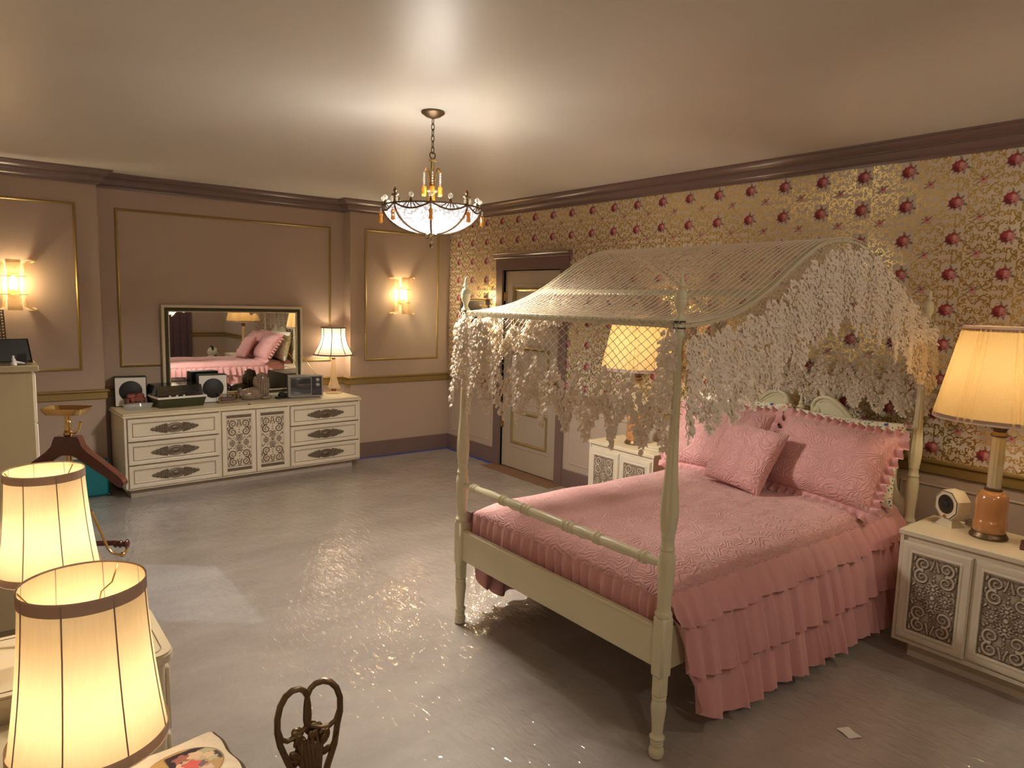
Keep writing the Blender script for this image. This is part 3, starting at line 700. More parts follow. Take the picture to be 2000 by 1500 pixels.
def pillow(name, label, c, w, h, t, tilt, m, yaw=0., roll=0., ruf=0., seed=0, group=None):
    M = frame_m(c, tilt, yaw, roll)
    g = pillow_grid(w, h, t, seed=seed)
    if ruf <= 0:
        mb = MB(); mb.grid(g[0]); mb.grid(g[1], flip=True); o = mb.build(name, m, M=Matrix.Identity(4)); o.matrix_world = M; tag(o, label, 'pillow', group); return o
    root = bpy.data.objects.new(name, None); COL.objects.link(root); root.matrix_world = M; tag(root, label, 'pillow', group)
    mb = MB(); mb.grid(g[0]); mb.grid(g[1], flip=True); mb.build('cover', m, root)
    # gathered flounce round the rim
    rim = []; n = 300
    for i in range(n):
        q = 4*i/n; k = int(q); f = -1+2*(q-k); a, b = ((f,-1),(1,f),(-f,1),(-1,-f))[k]
        u, v = sin(PI/2*a), sin(PI/2*b); rim.append((u*w/2*(1-.055*(1-v*v)*abs(u)**3), v*h/2*(1-.055*(1-u*u)*abs(v)**3)))
    rows = []; acc = 0; rs = random.Random(seed+5)
    for i in range(n):
        x, y = rim[i]; xn, yn = rim[(i+1) % n]; xp, yp = rim[i-1]; acc += math.hypot(xn-x, yn-y)
        d = Vector((yn-yp, -(xn-xp))); d.normalize(); cr = Vector((x/(w/2), y/(h/2))); d = (d+.6*cr.normalized()*max(0, cr.length-1)).normalized()
        pl = sin(acc*2*PI/.052+.9*sin(acc*9)); row = []
        for k in range(6):
            s = k/5; row.append((x+d.x*ruf*s, y+d.y*ruf*s, (.006+.020*s)*pl*(.3+.7*s)-.006*s))
        rows.append(row)
    f = MB(); f.grid(rows, closed_u=True); f.build('ruffle', PINK, root)
    return root
def floral_mat():
    m = bpy.data.materials.new('floral_percale'); m.use_nodes = True; nt = m.node_tree; L = nt.links.new; N = nt.nodes.new; b = nt.nodes['Principled BSDF']; b.inputs['Roughness'].default_value = .75
    tc = N('ShaderNodeTexCoord'); prev = None; colr = [(.66,.64,.48)]
    last = N('ShaderNodeRGB'); last.outputs[0].default_value = (.84,.82,.68,1); cur = last.outputs[0]
    for sc, c, th, off in ((46,(.14,.27,.11),.28,0),(60,(.25,.36,.16),.24,3.1),(24,(.70,.20,.15),.22,7.7),(14,(.06,.15,.36),.15,13.3),(20,(.78,.42,.30),.2,21.)):
        mp = N('ShaderNodeMapping'); mp.inputs['Location'].default_value = (off, off*.7, off*.3); L(tc.outputs['Object'], mp.inputs['Vector'])
        v = N('ShaderNodeTexVoronoi'); v.inputs['Scale'].default_value = sc; L(mp.outputs[0], v.inputs['Vector'])
        n = N('ShaderNodeTexNoise'); n.inputs['Scale'].default_value = sc*2.2; L(mp.outputs[0], n.inputs['Vector'])
        ad = N('ShaderNodeMath'); ad.operation = 'MULTIPLY_ADD'; ad.inputs[1].default_value = .35; L(n.outputs['Fac'], ad.inputs[0]); L(v.outputs['Distance'], ad.inputs[2])
        lt = N('ShaderNodeMath'); lt.operation = 'LESS_THAN'; lt.inputs[1].default_value = th+.17; L(ad.outputs[0], lt.inputs[0])
        mx = N('ShaderNodeMix'); mx.data_type = 'RGBA'; L(lt.outputs[0], mx.inputs[0]); L(cur, mx.inputs[6]); mx.inputs[7].default_value = (*c, 1); cur = mx.outputs[2]
    L(cur, b.inputs['Base Color']); return m
FLORAL = floral_mat()
pillow('pillow', 'floral pillow standing against the headboard on the clock side of the bed', (-.425,-4.935,.905), .66, .48, .15, .21, FLORAL, seed=1)
pillow('pillow', 'floral pillow standing against the headboard on the door side of the bed', (-.425,-4.225,.925), .70, .48, .15, .21, FLORAL, seed=2)
pillow('pillow_sham', 'large pink quilted sham with ruffled edge nearest the octagonal clock', (-.63,-4.955,.905), .66, .45, .19, .60, QUILT, roll=-.06, ruf=.05, seed=3)
pillow('pillow_sham', 'large pink quilted sham with ruffled edge, half hidden behind the small square cushion', (-.63,-4.225,.905), .66, .45, .19, .60, QUILT, roll=.02, ruf=.05, seed=4)
pillow('throw_pillow', 'small square pink quilted cushion without ruffle leaning on the two shams', (-.865,-4.585,.885), .40, .40, .12, .56, QUILT, roll=-.10, seed=6)
# ================================================================ CABINETS
def panel_strokes(W, H):
    a, b = W/2, H/2; m = min(a, b); S = []
    Q = [(spiral(.50*a,.80*b,.34*a,1.6,-PI/2,1,28),.0062,.003),(spiral(.52*a,.47*b,.36*a,1.6,PI/2,-1,28),.0062,.003),
         ([(.0,.30*b),(.14*a,.37*b),(.30*a,.33*b)],.005,.002),([(.06*a,.95*b),(.10*a,.82*b),(.18*a,.70*b)],.004,.005),
         ([(.86*a,.94*b),(.92*a,.82*b)],.006,.002),([(.88*a,.66*b),(.93*a,.60*b),(.88*a,.54*b)],.005,.003),([(.82*a,.26*b),(.9*a,.20*b)],.006,.003),
         ([(.20*a,.10*b)],.004,.004),([(.32*a,.16*b)],.0045,.004),([(.44*a,.22*b)],.005,.004),([(.56*a,.13*b)],.005,.004),([(.7*a,.20*b)],.006,.004)]
    for i in range(4): Q.append(([(0,(.45+.11*i)*b)],.006-.0006*i,.004))
    for k in range(10):
        t = 2*PI*k/10
        Q.append(([(.018*cos(t)+0,.22*b+.018*sin(t)),(.034*cos(t),.22*b+.034*sin(t))],.005,.002))
        Q.append(([(.56*a+.016*cos(t),.016*sin(t)),(.56*a+.030*cos(t),.030*sin(t))],.0045,.002))
    Q += [([(.0,.22*b)],.009,.009),([(.56*a,0)],.008,.008),([(0,0)],.011,.011)]
    for k in range(16): t = 2*PI*k/16; Q.append(([(.019*cos(t),.019*sin(t))],.0028,.0028))
    for pts, r0, r1 in Q:
        for sx in (1,-1):
            for sy in (1,-1): S.append(([(sx*x, sy*y) for x, y in pts], r0, r1))
    return S
ORN = mat('antiqued_ornament', (.6,.5,.4), .5, attr=True)
def relief(name, W, H, parent, to3, dark=False, step=.0034, label=None):
    nu, nv = int(W/step), int(H/step); u = np.linspace(-W/2, W/2, nu); v = np.linspace(-H/2, H/2, nv); U, Vv = np.meshgrid(u, v, indexing='ij')
    f = stroke_field(U, Vv, panel_strokes(W, H)); edge = np.minimum(W/2-np.abs(U), H/2-np.abs(Vv))
    rope = (edge > .002) & (edge < .007) & (((U+Vv)*120 % 1) < .62)
    h = .005*smoothstep(-.0015, .003, f)+.004*rope
    cr = np.array([.60,.52,.40]); br = np.array([.115,.07,.04]); k = smoothstep(-.002, .0015, f)
    if dark: colr = cr[None,None]*(1-k[...,None])+br[None,None]*k[...,None]; colr[rope] = br
    else:
        k2 = k*(1-.75*np.exp(-((f-.0)/.0022)**2)); g = .42+.2*np.sin(U*90)*np.sin(Vv*70)
        k2 = np.maximum(k2, g*(f < -.004)); colr = br[None,None]*(1-k2[...,None])+cr[None,None]*k2[...,None]; colr[rope] = br*.9
    P = np.array([to3(0,0,0), to3(1,0,0), to3(0,1,0), to3(0,0,1)], float)
    V = P[0]+U.ravel()[:,None]*(P[1]-P[0])+Vv.ravel()[:,None]*(P[2]-P[0])+h.ravel()[:,None]*(P[3]-P[0])
    I, J = np.meshgrid(np.arange(nu-1), np.arange(nv-1), indexing='ij'); a = (I*nv+J).ravel(); F = np.stack([a, a+nv, a+nv+1, a+1], 1)
    o = np_obj(name, V, F, ORN, parent, np.concatenate([colr.reshape(-1,3), np.ones((U.size,1))], 1))
    if label: o['label'] = label
    return o

# ---- nightstand (front faces -x)
def nightstand(label, loc):
    t = thing('nightstand', label, 'nightstand', loc, 0, 'nightstands beside the bed')
    b = MB(); b.box(-.184, -.33, .095, .195, .33, .645); b.box(-.12, -.28, 0, .17, .28, .095); b.build('body', CREAMW, t)
    tp = MB(); tp.box(-.203, -.34, .645, .203, .34, .672, .004); tp.build('top', CREAM, t)
    fr = MB(); fr.box(-.197, -.332, .095, -.18, .332, .112); fr.box(-.197, -.332, .112, -.18, -.316, .645); fr.box(-.197, .316, .112, -.18, .332, .645); fr.build('face_frame', CREAMW, t)
    for sg in (1,-1):
        pv = bpy.data.objects.new('door', None)
        d = MB(); y0, y1 = (.004, .314) if sg > 0 else (-.314, -.004); yh = y1 if sg > 0 else y0
        d.box(-.203, y0-yh, .116, -.186, y1-yh, .618, .002)
        rect_frame(d, y0-yh+.004, .122, y1-yh-.004, .612, [(0,0),(.002,.007),(.012,.009),(.03,.005),(.034,.0045),(.036,.008),(.044,.008),(.046,.0)], lambda u, w, dd: (-.203-dd, u, w))
        o = d.build('door', CREAMW, t, ang=25); o.location = (0, yh, 0)
        cy = (y0+y1)/2-yh
        relief('ornament_panel', .208, .39, o, lambda u, w, dd, c=cy: (-.204-dd, c-u, .367+w), label='cream scrollwork over brown glaze')
    return t
ns1 = nightstand('cream nightstand with scrollwork doors under the octagonal clock and lamp', (-.577,-5.778,0))
for ch in ns1.children:
    if ch.name.startswith('door') and ch.location.y < 0: door_ajar = ch
ns2 = dup(ns1, (-.367,-3.313,0), label='cream nightstand on the door side of the bed, seen through the lace fringe')
door_ajar.rotation_euler = (0,0,math.radians(-3.2))

# ---- table lamps
def shade_mat(name, col, tr=.62, weave=.08, sc=(300,300,30)):
    m = bpy.data.materials.new(name); m.use_nodes = True; nt = m.node_tree; L = nt.links.new; N = nt.nodes.new
    b = nt.nodes['Principled BSDF']; b.inputs['Roughness'].default_value = .85; b.inputs['Specular IOR Level'].default_value = .1
    tc = N('ShaderNodeTexCoord'); mp = N('ShaderNodeMapping'); mp.inputs['Scale'].default_value = sc; n = N('ShaderNodeTexNoise'); n.inputs['Scale'].default_value = 1; n.inputs['Detail'].default_value = 3
    L(tc.outputs['Object'], mp.inputs['Vector']); L(mp.outputs[0], n.inputs['Vector'])
    mx = N('ShaderNodeMix'); mx.data_type = 'RGBA'; mx.inputs[6].default_value = (*[c*(1-weave*1.6) for c in col],1); mx.inputs[7].default_value = (*[min(1,c*(1+weave)) for c in col],1)
    L(n.outputs['Fac'], mx.inputs[0]); t = N('ShaderNodeBsdfTranslucent'); ms = N('ShaderNodeMixShader'); ms.inputs[0].default_value = tr
    L(mx.outputs[2], b.inputs['Base Color']); L(mx.outputs[2], t.inputs['Color']); L(b.outputs[0], ms.inputs[1]); L(t.outputs[0], ms.inputs[2]); L(ms.outputs[0], nt.nodes['Material Output'].inputs['Surface'])
    return m
SH_YEL = shade_mat('amber_linen', (.80,.58,.27), .30)
SH_CRM = shade_mat('cream_silk', (.80,.66,.44), .26, .06, (260,260,12))
SH_WHT = shade_mat('ivory_silk', (.90,.82,.74), .35, .03)
TRIMB = mat('taupe_binding', (.36,.27,.23), .8, trans=.3)
PIPE = mat('dark_piping', (.06,.025,.02), .6)
BULB = emitter('lit_bulb', (1,.82,.55), 30)

def shell(r0, z0, r1, z1, seg, fn=None, nz=10, curve=0.):
    P = []
    for i in range(seg):
        a = 2*PI*i/seg; row = []
        for k in range(nz+1):
            t = k/nz; r = r0+(r1-r0)*t-curve*sin(PI*t)
            if fn: r *= fn(a, t)
            row.append((r*cos(a), r*sin(a), z0+(z1-z0)*t))
        P.append(row)
    return MB().grid(P, closed_u=True)
def bulb(t, z, r=.028, power=10, col=WARM, base=True):
    b = MB(); b.lathe([(.012,z-.075),(.013,z-.055),(.02,z-.035),(r,z-.005),(r*.95,z+.012),(r*.6,z+.026),(0,z+.031)], 14); o = b.build('bulb', BULB, t)
    l = light('bulb_light', (0,0,z), power, col, r*1.25, t); return l
def big_lamp(label, loc, power):
    t = thing('table_lamp', label, 'table lamp', loc, .15, 'bedside lamps')
    f = MB(); f.lathe([(.0,0),(.080,0),(.082,.006),(.080,.014),(.073,.022),(.071,.030),(.0,.030)], 30); f.build('base', BRONZE, t, label='dark bronze foot')
    g = MB(); g.lathe([(.066,.028),(.071,.04),(.073,.066),(.070,.085),(.0675,.089),(.0665,.10),(.068,.16),(.067,.195),(.060,.215),(.047,.228),(.038,.234),(0,.234)], 30)
    g.build('glass_body', mat('amber_onyx', (.46,.21,.075), .18, noise=.18, nscale=9, coat=.5), t, label='amber glass bottle body')
    r = MB(); r.lathe([(.03,.232),(.039,.236),(.039,.244),(.03,.248)], 24); r.build('collar', BRONZE, t)
    c = MB(); c.lathe([(.031,.246),(.031,.50),(.0,.50)], 26, flute=(10,.12,.2,.6)); c.build('column', mat('pale_onyx', (.50,.42,.26), .2, noise=.1, nscale=10, coat=.4), t, label='pale fluted glass column')
    k = MB(); k.lathe([(.031,.498),(.038,.503),(.036,.512),(.028,.522),(.030,.532),(.047,.550),(.050,.556),(.045,.560),(.012,.562),(.012,.72),(0,.72)], 26); k.build('socket_cap', BRONZE, t)
    def pl(a, tt):
        q = (a*8/(2*PI)) % 1; return 1+(.016*sin((q-.5)*2*PI*7) if abs(q-.5) < .22 else 0)
    s = shell(.284, .588, .194, 1.012, 480, pl, 8); s.build('lamp_shade', SH_YEL, t, ang=80)
    for r0, z0, r1, z1 in ((.2875,.578,.2835,.601),(.1965,1.000,.1925,1.024)):
        w = MB(); w.lathe([(r0,z0),(r1,z1)], 64, cap=False); w.build('shade_trim', TRIMB, t, label='taupe binding')
    sp = MB()
    for i in range(3): a = 2*PI*i/3; sp.tube([(.0,0,.99),(.19*cos(a),.19*sin(a),1.015)], .0022, 5)
    sp.tube([(.0,.0,.72),(.05,0,.76),(.062,0,.86),(.04,0,.95),(0,0,.99),(-.04,0,.95),(-.062,0,.86),(-.05,0,.76),(0,0,.72)], .0022, 5); sp.lathe([(0,.985),(.01,.99),(.012,1.0),(.006,1.012),(0,1.03)], 10); sp.build('harp', BRASS, t)
    bulb(t, .80, .03, power)
    return t
tl1 = big_lamp('large pleated yellow lamp with amber glass base beside the octagonal clock', (-.545,-5.752,.672), LP1)
tl2 = dup(tl1, (-.36,-3.275,.672), label='large pleated yellow lamp glowing behind the fishnet at the door side of the bed')

# ---- octagonal clock (front toward -x)
ck = thing('clock', 'small cream octagonal table clock on the nightstand beside the amber lamp', 'clock', (-.500,-5.567,.672), math.radians(-27))
oc = lambda r: [(r*cos(PI/8+PI/4*i), r*.5*0+r*sin(PI/8+PI/4*i)) for i in range(8)]
c = MB(); c.prism(oc(.082), -.035, .035, lambda u, w, d: (d*(1 if d > 0 else 1), u*(.93 if d < 0 else 1), .108+w*(.95 if d < 0 else 1))); CK = c.build('case', CREAM, ck)
c = MB(); c.prism(oc(.078), -.0365, -.034, lambda u, w, d: (d, u*.93, .108+w*.95)); c.build('bezel_line', BLACK, ck)
c = MB(); c.prism(oc(.074), -.0385, -.034, lambda u, w, d: (d, u*.93, .108+w*.95)); c.build('front_plate', CREAM, ck)
Mn = Matrix.Rotation(-PI/2, 4, 'Y')
c = MB(); c.lathe([(.047,0),(.049,.003),(.045,.004),(.043,.001),(0,.0005)], 28, (-.038,0,.112), Mn); c.build('dial', mat('dark_dial', (.035,.03,.022), .25), ck)
c = MB(); c.lathe([(.0,.0),(.017,.0),(.017,.003),(.006,.004),(0,.005)], 18, (-.0395,0,.112), Mn); c.box(-.0425,-.0015,.112,-.041,.0015,.148); c.box(-.0425,-.026,.1105,-.041,0,.1135); c.build('hand', BLACK, ck)
c = MB(); c.lathe([(.008,0),(.008,.006),(0,.007)], 12, (-.038,-.0,.05), Mn); c.build('knob', BRASS, ck)
c = MB(); v = [(-.045,-.055,0),(.04,-.055,0),(.04,.055,0),(-.045,.055,0),(-.02,-.028,.036),(.02,-.028,.036),(.02,.028,.036),(-.02,.028,.036)]; c.add(v, [(3,2,1,0),(4,5,6,7),(0,1,5,4),(1,2,6,5),(2,3,7,6),(3,0,4,7)]); c.build('foot', CREAM, ck)
cc = MB(); P = []
for i in range(80): a = i*.5; P.append((.018*cos(a)*(1+.12*sin(i)), .026*sin(a), .004+.0004*i))
cc.tube(P, .0026, 5); o = cc.build('power_cord', mat('grey_cord', (.40,.36,.32), .5)); o.location = (-.425,-5.635,.672); tag(o, 'coiled grey cord lying on the nightstand behind the clock', 'cord')
# ---- things on the edges of the nightstands
bk = thing('tray', 'dark red lacquer tray with a cream liner at the outer end of the nightstand', 'tray', (-.535,-5.985,.672), .25)
b = MB(); b.box(-.075,-.10,.0,.075,.10,.012,.003); b.box(-.06,-.085,.012,.06,.085,.05,.004); b.build('box', mat('oxblood_lacquer', (.10,.018,.02), .3), bk)
b = MB(); b.box(-.062,-.087,.05,.062,.087,.062,.004); b.build('lid', CREAM, bk)
b = MB(); b.box(-.095,-.115,.012,-.09,.06,.016); b.box(-.095,-.115,.012,.07,-.11,.016); b.build('rim', BRASS, bk)
db = MB(); db.box(-.055,-.08,0,.055,.08,.018,.003); db.box(-.05,-.075,.018,.05,.075,.032,.003); o = db.build('book', mat('cream_cloth_book', (.62,.55,.42), .7)); o.location = (-.42,-3.50,.672); o.rotation_euler = (0,0,.3); tag(o, 'small cream book lying on the nightstand at the door side of the bed', 'book')

# ================================================================ DRESSER AND WHAT STANDS ON IT
DA = math.atan2(.115, 2.17); DM = Matrix.Translation((-2.395,-.17,0)) @ Matrix.Rotation(DA, 4, 'Z')
dr = thing('dresser', 'long cream dresser with six drawers and two scrollwork doors along the recessed wall', 'dresser', (-2.395,-.17,0), DA)
W2 = 1.085
b = MB(); b.box(-W2,-.225,.085,W2,.25,.70); b.build('body', CREAMW, dr); b = MB(); b.box(-W2+.05,-.165,0,W2-.05,.22,.086); b.build('plinth', mat('scuffed_plinth', (.42,.36,.30), .5, noise=.1), dr)
b = MB(); b.box(-W2-.012,-.255,.70,W2+.012,.26,.722,.004); b.box(-W2-.005,-.245,.722,W2+.005,.255,.735,.004); b.build('top', CREAM, dr)
b = MB()
for x0, x1 in ((-W2,-W2+.018),(W2-.018,W2),(-.325,-.305),(.315,.335)): b.box(x0,-.243,.085,x1,-.22,.70)
b.box(-W2,-.243,.085,W2,-.22,.10); b.build('face_frame', CREAMW, dr)
def escutcheon(parent, cx, z, s=1.):
    h = MB(); Mh = Matrix.Rotation(PI/2, 4, 'X')
    def ov(rx, rz, d, tilt=0, ox=0, oz=0): h.ball((cx+ox*s, -.262-.002, z+oz*s), (rx*s, d, rz*s), 12, 6, Matrix.Rotation(tilt, 3, 'Y').to_4x4())
    ov(.075,.040,.006); ov(.036,.022,.014); ov(.018,.011,.020)
    h.tube([(cx+.072*s*cos(a), -.268, z+.037*s*sin(a)) for a in [2*PI*i/28 for i in range(28)]], .0035, 5, closed=True)
    h.tube([(cx+.045*s*cos(a), -.270, z+.026*s*sin(a)) for a in [2*PI*i/28 for i in range(28)]], .003, 5, closed=True)
    for sg in (1,-1):
        for q in range(8):
            ox = .062+.0145*q; hh = .041*(1-(ox/.18)**1.6); n = 3 if hh > .022 else 2
            for r in range(-n, n+1):
                if n == 2 and r == 0 and q % 2: continue
                ov(.0105, .0062, .008, -sg*.5*r*(1 if q % 2 else -1), sg*(ox+.004*(r % 2)), hh*r/n*.92)
            h.tube([(cx+sg*s*(ox+.008*cos(a)), -.268, z+s*(hh*.5*(1 if q % 2 else -1)+.008*sin(a))) for a in [2*PI*k/10 for k in range(10)]], .0026, 5, closed=True)
        ov(.014, .007, .008, 0, sg*.172, 0)
    return h.build('handle', mat('antique_pewter', (.17,.13,.09), .45, metal=.5, noise=.3, nscale=60), parent, label='ornate dark oval pull')
for x0, x1 in ((-W2+.02,-.327),(.337,W2-.02)):
    for k in range(3):
        z0 = .103+.199*k; z1 = z0+.189
        d = MB(); d.box(x0+.002,-.256,z0,x1-.002,-.225,z1,.002)
        rect_frame(d, x0+.002, z0, x1-.002, z1, [(0,0),(.003,.008),(.016,.009),(.034,.003),(.036,.0),(.039,.0),(.042,.004),(.048,.0)], lambda u, w, dd: (u, -.256-dd, w))
        o = d.build('drawer', CREAMW, dr, ang=25)
        g = MB(); rect_frame(g, x0+.038, z0+.036, x1-.038, z1-.036, [(0,0),(.0,.001),(.003,.0012),(.003,0)], lambda u, w, dd: (u, -.2565-dd, w)); g.build('glaze_line', BROWNA, o)
        escutcheon(o, (x0+x1)/2, (z0+z1)/2, 1.05)
for x0, x1 in ((-.303,.003),(.007,.313)):
    d = MB(); d.box(x0,-.256,.104,x1,-.225,.692,.002)
    rect_frame(d, x0, .104, x1, .692, [(0,0),(.003,.008),(.018,.009),(.034,.004),(.036,0)], lambda u, w, dd: (u, -.256-dd, w))
    o = d.build('door', CREAMW, dr, ang=25)
    relief('ornament_panel', x1-x0-.082, .44, o, lambda u, w, dd, c=(x0+x1)/2: (c+u, -.257-dd, .398+w), dark=True, label='brown scrollwork on a cream ground')
    for za in (.63,.142):
        g = MB(); g.box(x0+.042,-.262,za,x1-.042,-.256,za+.025); g.build('brass_band', mat('antique_pewter', (.17,.13,.09)), o)
def on_dresser(px, py, z=.735): return (px, py, z)
# mirror standing on the dresser against the wall
mi = thing('mirror', 'wide rectangular mirror in a cream frame with dark inner border, behind the dresser', 'mirror', (-2.383,.112,.737))
MWd, MHt = .662, .898
b = MB(); rect_frame(b, -MWd, 0, MWd, MHt, [(0,-.02),(0,.012),(.004,.018),(.022,.018),(.028,.010),(.028,-.02)], lambda u, w, d: (u, -d, w)); b.build('outer_frame', CREAM, mi, ang=25)
b = MB(); rect_frame(b, -MWd+.026, .026, MWd-.026, MHt-.026, [(0,-.01),(.0,.012),(.006,.014),(.014,.007),(.024,.012),(.034,.010),(.034,-.01)], lambda u, w, d: (u, -d, w)); b.build('inner_border', mat('verdigris_border', (.085,.075,.035), .4, metal=.3, noise=.6, nscale=110, bump=.6, bscale=150), mi, ang=25, label='dark gilt inner border')
b = MB(); rect_frame(b, -MWd+.058, .058, MWd-.058, MHt-.058, [(0,-.01),(.0,.011),(.004,.013),(.008,.010),(.008,-.01)], lambda u, w, d: (u, -d, w)); b.build('slip', CREAM, mi, ang=25)
b = MB(); b.box(-MWd+.05,.0,.05,MWd-.05,.006,MHt-.05); b.build('mirror_glass', MIRROR, mi)
b = MB(); b.box(-MWd+.01,.008,.01,MWd-.01,.014,MHt-.01); b.build('backing', BROWNA, mi)
# loudspeakers
def speaker(label, loc, rz):
    t = thing('loudspeaker', label, 'loudspeaker', loc, rz, 'loudspeakers on the dresser')
    b = MB(); b.box(-.128,-.10,0,.128,.02,.262,.006); b.build('cabinet', mat('dark_green_black', (.014,.02,.017), .5), t)
    b = MB(); b.box(-.120,-.107,.006,.120,-.099,.256,.003); b.build('front_baffle', WHITEP, t, label='white front panel')
    b = MB(); Mx = Matrix.Rotation(PI/2, 4, 'X'); b.lathe([(.0,.004),(.085,.004),(.092,.0),(.092,-.006)], 40, (0,-.107,.136), Mx); b.build('speaker_grille', BLACK, t, label='round black grille')
    return t
sp1 = speaker('white-fronted square loudspeaker with round black grille at the outer end of the dresser', (-3.322,.075,.735), -.13)
sp2 = dup(sp1, (-2.655,-.012,.735), -.10, 'white-fronted square loudspeaker with round black grille between turntable and glass box')
# turntable
tt = thing('turntable', 'olive record player with smoked lid on the dresser between the two speakers', 'record player', (-2.985,-.105,.735), .12)
b = MB(); v = [(-.185,-.15,0),(.185,-.15,0),(.185,.15,0),(-.185,.15,0),(-.205,-.175,.085),(.205,-.175,.085),(.205,.175,.085),(-.205,.175,.085)]; b.add(v, [(3,2,1,0),(4,5,6,7),(0,1,5,4),(1,2,6,5),(2,3,7,6),(3,0,4,7)]); b.build('base', OLIVE, tt)
b = MB(); rect_frame(b, -.209,-.179,.209,.179,[(0,0),(0,.016),(.016,.016),(.016,0)], lambda u, w, d: (u, w, .083+d)); b.build('rim', WHITEP, tt, label='white rim')
b = MB(); b.box(-.19,-.16,.083,.19,.16,.09); b.build('deck', CHARC, tt)
b = MB(); b.lathe([(.13,.09),(.13,.102),(.0,.103)], 40, (-.03,.03,0)); b.build('platter', BLACK, tt)
b = MB(); b.tube([(.15,.11,.11),(.15,.0,.115),(.11,-.07,.11)], .004, 6); b.ball((.15,.11,.105), .014); b.build('tonearm', BRASS, tt)
for x in (-.10,-.04,.02):
    b = MB(); b.lathe([(.010,.09),(.009,.108),(0,.109)], 12, (x,-.145,0)); b.build('knob', WHITEP, tt)
b = MB(); v = [(-.20,-.12,.098),(.20,-.12,.098),(.20,.17,.098),(-.20,.17,.098),(-.185,-.11,.19),(.185,-.11,.19),(.185,.16,.19),(-.185,.16,.19)]; b.add(v, [(4,5,6,7),(0,1,5,4),(1,2,6,5),(2,3,7,6),(3,0,4,7)]); b.build('dust_cover', SMOKE, tt, label='smoked clear lid')
# red house-like figurine and glass dish in front of the first speaker
hs = thing('figurine', 'small reddish log-shaped figurine standing before the speaker at the dresser end', 'figurine', (-3.31,-.105,.735), .15)
b = MB()
for i, (x, z) in enumerate(((-.035,.075),(.0,.078),(.035,.074),(-.02,.10),(.02,.10))): b.lathe([(.022,-.045),(.025,-.03),(.025,.03),(.02,.045)], 12, (x,0,z), Matrix.Rotation(PI/2, 4, 'Y') if i > 2 else Matrix.Rotation(PI/2, 4, 'X'))
b.build('body', mat('russet_glaze', (.22,.05,.03), .4, noise=.3, nscale=40), hs)
b = MB()
for x in (-.075,.07): b.box(x-.012,-.04,0,x+.012,.03,.085,.004)
b.box(-.08,-.03,.04,.08,.03,.052); b.build('stand', mat('brown_wood', (.16,.06,.03), .5, noise=.3), hs)
gd = thing('glass_dish', 'clear oblong glass dish with trinkets at the front of the dresser end', 'dish', (-3.315,-.232,.735), .15)
P = [[((.105+.02*t)*cos(a)*(1-.0*abs(sin(a))), (.036+.012*t)*sin(a), .003+.045*t) for t in (0,.3,.6,1)] for a in [2*PI*i/28 for i in range(28)]]
b = MB(); b.grid(P, closed_u=True); b.add([P[i][0] for i in range(28)], [tuple(range(28))]); b.build('bowl', CLEAR, gd)
b = MB()
for i in range(9): b.ball((-.07+.018*i,.012*sin(i*2.3),.018), (.012,.009,.011), 8, 5)
b.build('trinkets', mat('mixed_trinkets', (.20,.22,.20), .3, noise=.7, nscale=60), gd)
# glass jewellery box
jb = thing('jewelry_box', 'brass-edged clear glass jewelry box on the dresser beside the second speaker', 'box', (-2.552,-.148,.735), .12)
b = MB(); b.box(-.085,-.05,.012,.085,.05,.018); b.box(-.085,-.05,.082,.085,.05,.085); b.build('glass_panels', CLEAR, jb); b2 = MB()
for sx in (-.087,.087):
    for sy in (-.052,.052): b2.box(sx-.003,sy-.003,.0,sx+.003,sy+.003,.086); b2.ball((sx,sy,.006), .008, 8, 5)
for z in (.012,.084):
    for sy in (-.052,.052): b2.box(-.087,sy-.003,z-.003,.087,sy+.003,z+.003)
    for sx in (-.087,.087): b2.box(sx-.003,-.052,z-.003,sx+.003,.052,z+.003)
b2.build('brass_edges', BRASS, jb)
b = MB(); b.box(-.07,-.04,.018,.07,.04,.05,.01); b.build('lining', mat('dusky_velvet', (.16,.10,.08), .9), jb)
# ceramic dog
dg = thing('dog_figurine', 'glazed ceramic reclining shaggy dog figurine in front of the mirror', 'figurine', (-2.275,-.075,.735), .1)
DOGM = mat('agate_glaze', (.24,.175,.125), .16, noise=.65, nscale=22, coat=.8)
P = []; NS, NA = 20, 18
for i in range(NS):
    t = i/(NS-1); x = -.135+.235*t; r = .066*(1-abs(2*t-1)**3.2)**.5*(.9+.25*t); zc = .055+.03*max(0, t-.45)
    P.append([(x, (r*.95*(1+.05*sin(6*a+9*t)))*cos(a), max(.0, zc+r*(1+.06*sin(7*a))*sin(a))) for a in [2*PI*k/NA for k in range(NA)]])
P = [[*row, row[0]] for row in P]; b = MB(); b.grid(P)
b.ball((.062,-.004,.105), (.068,.064,.105), 18, 14); b.ball((.07,-.008,.205), (.055,.052,.058), 18, 14); b.ball((.112,-.03,.188), (.028,.027,.024), 12, 9); b.ball((.045,.01,.16), (.055,.055,.07), 14, 10); b.build('body', DOGM, dg)
b = MB()
for k in range(13):
    a = -2.2+.34*k; b.tube([(.07+.05*cos(a),-.008+.05*sin(a),.245),(.066+.064*cos(a),-.006+.062*sin(a),.19),(.064+.070*cos(a),-.004+.068*sin(a),.12),(.06+.074*cos(a),-.004+.070*sin(a),.04)], [.006,.011,.012,.007], 7)
b.build('mane', DOGM, dg)
for q in ((.07,.050,.185),(.065,-.060,.185)): b = MB(); b.ball(q, (.026,.013,.055), 12, 9); b.build('ear', DOGM, dg)
b = MB(); b.ball((.137,-.038,.196), .008, 8, 6); b.ball((.108,-.052,.222), .0065, 8, 6); b.ball((.124,-.012,.224), .0065, 8, 6); b.build('face_marks', BLACK, dg)
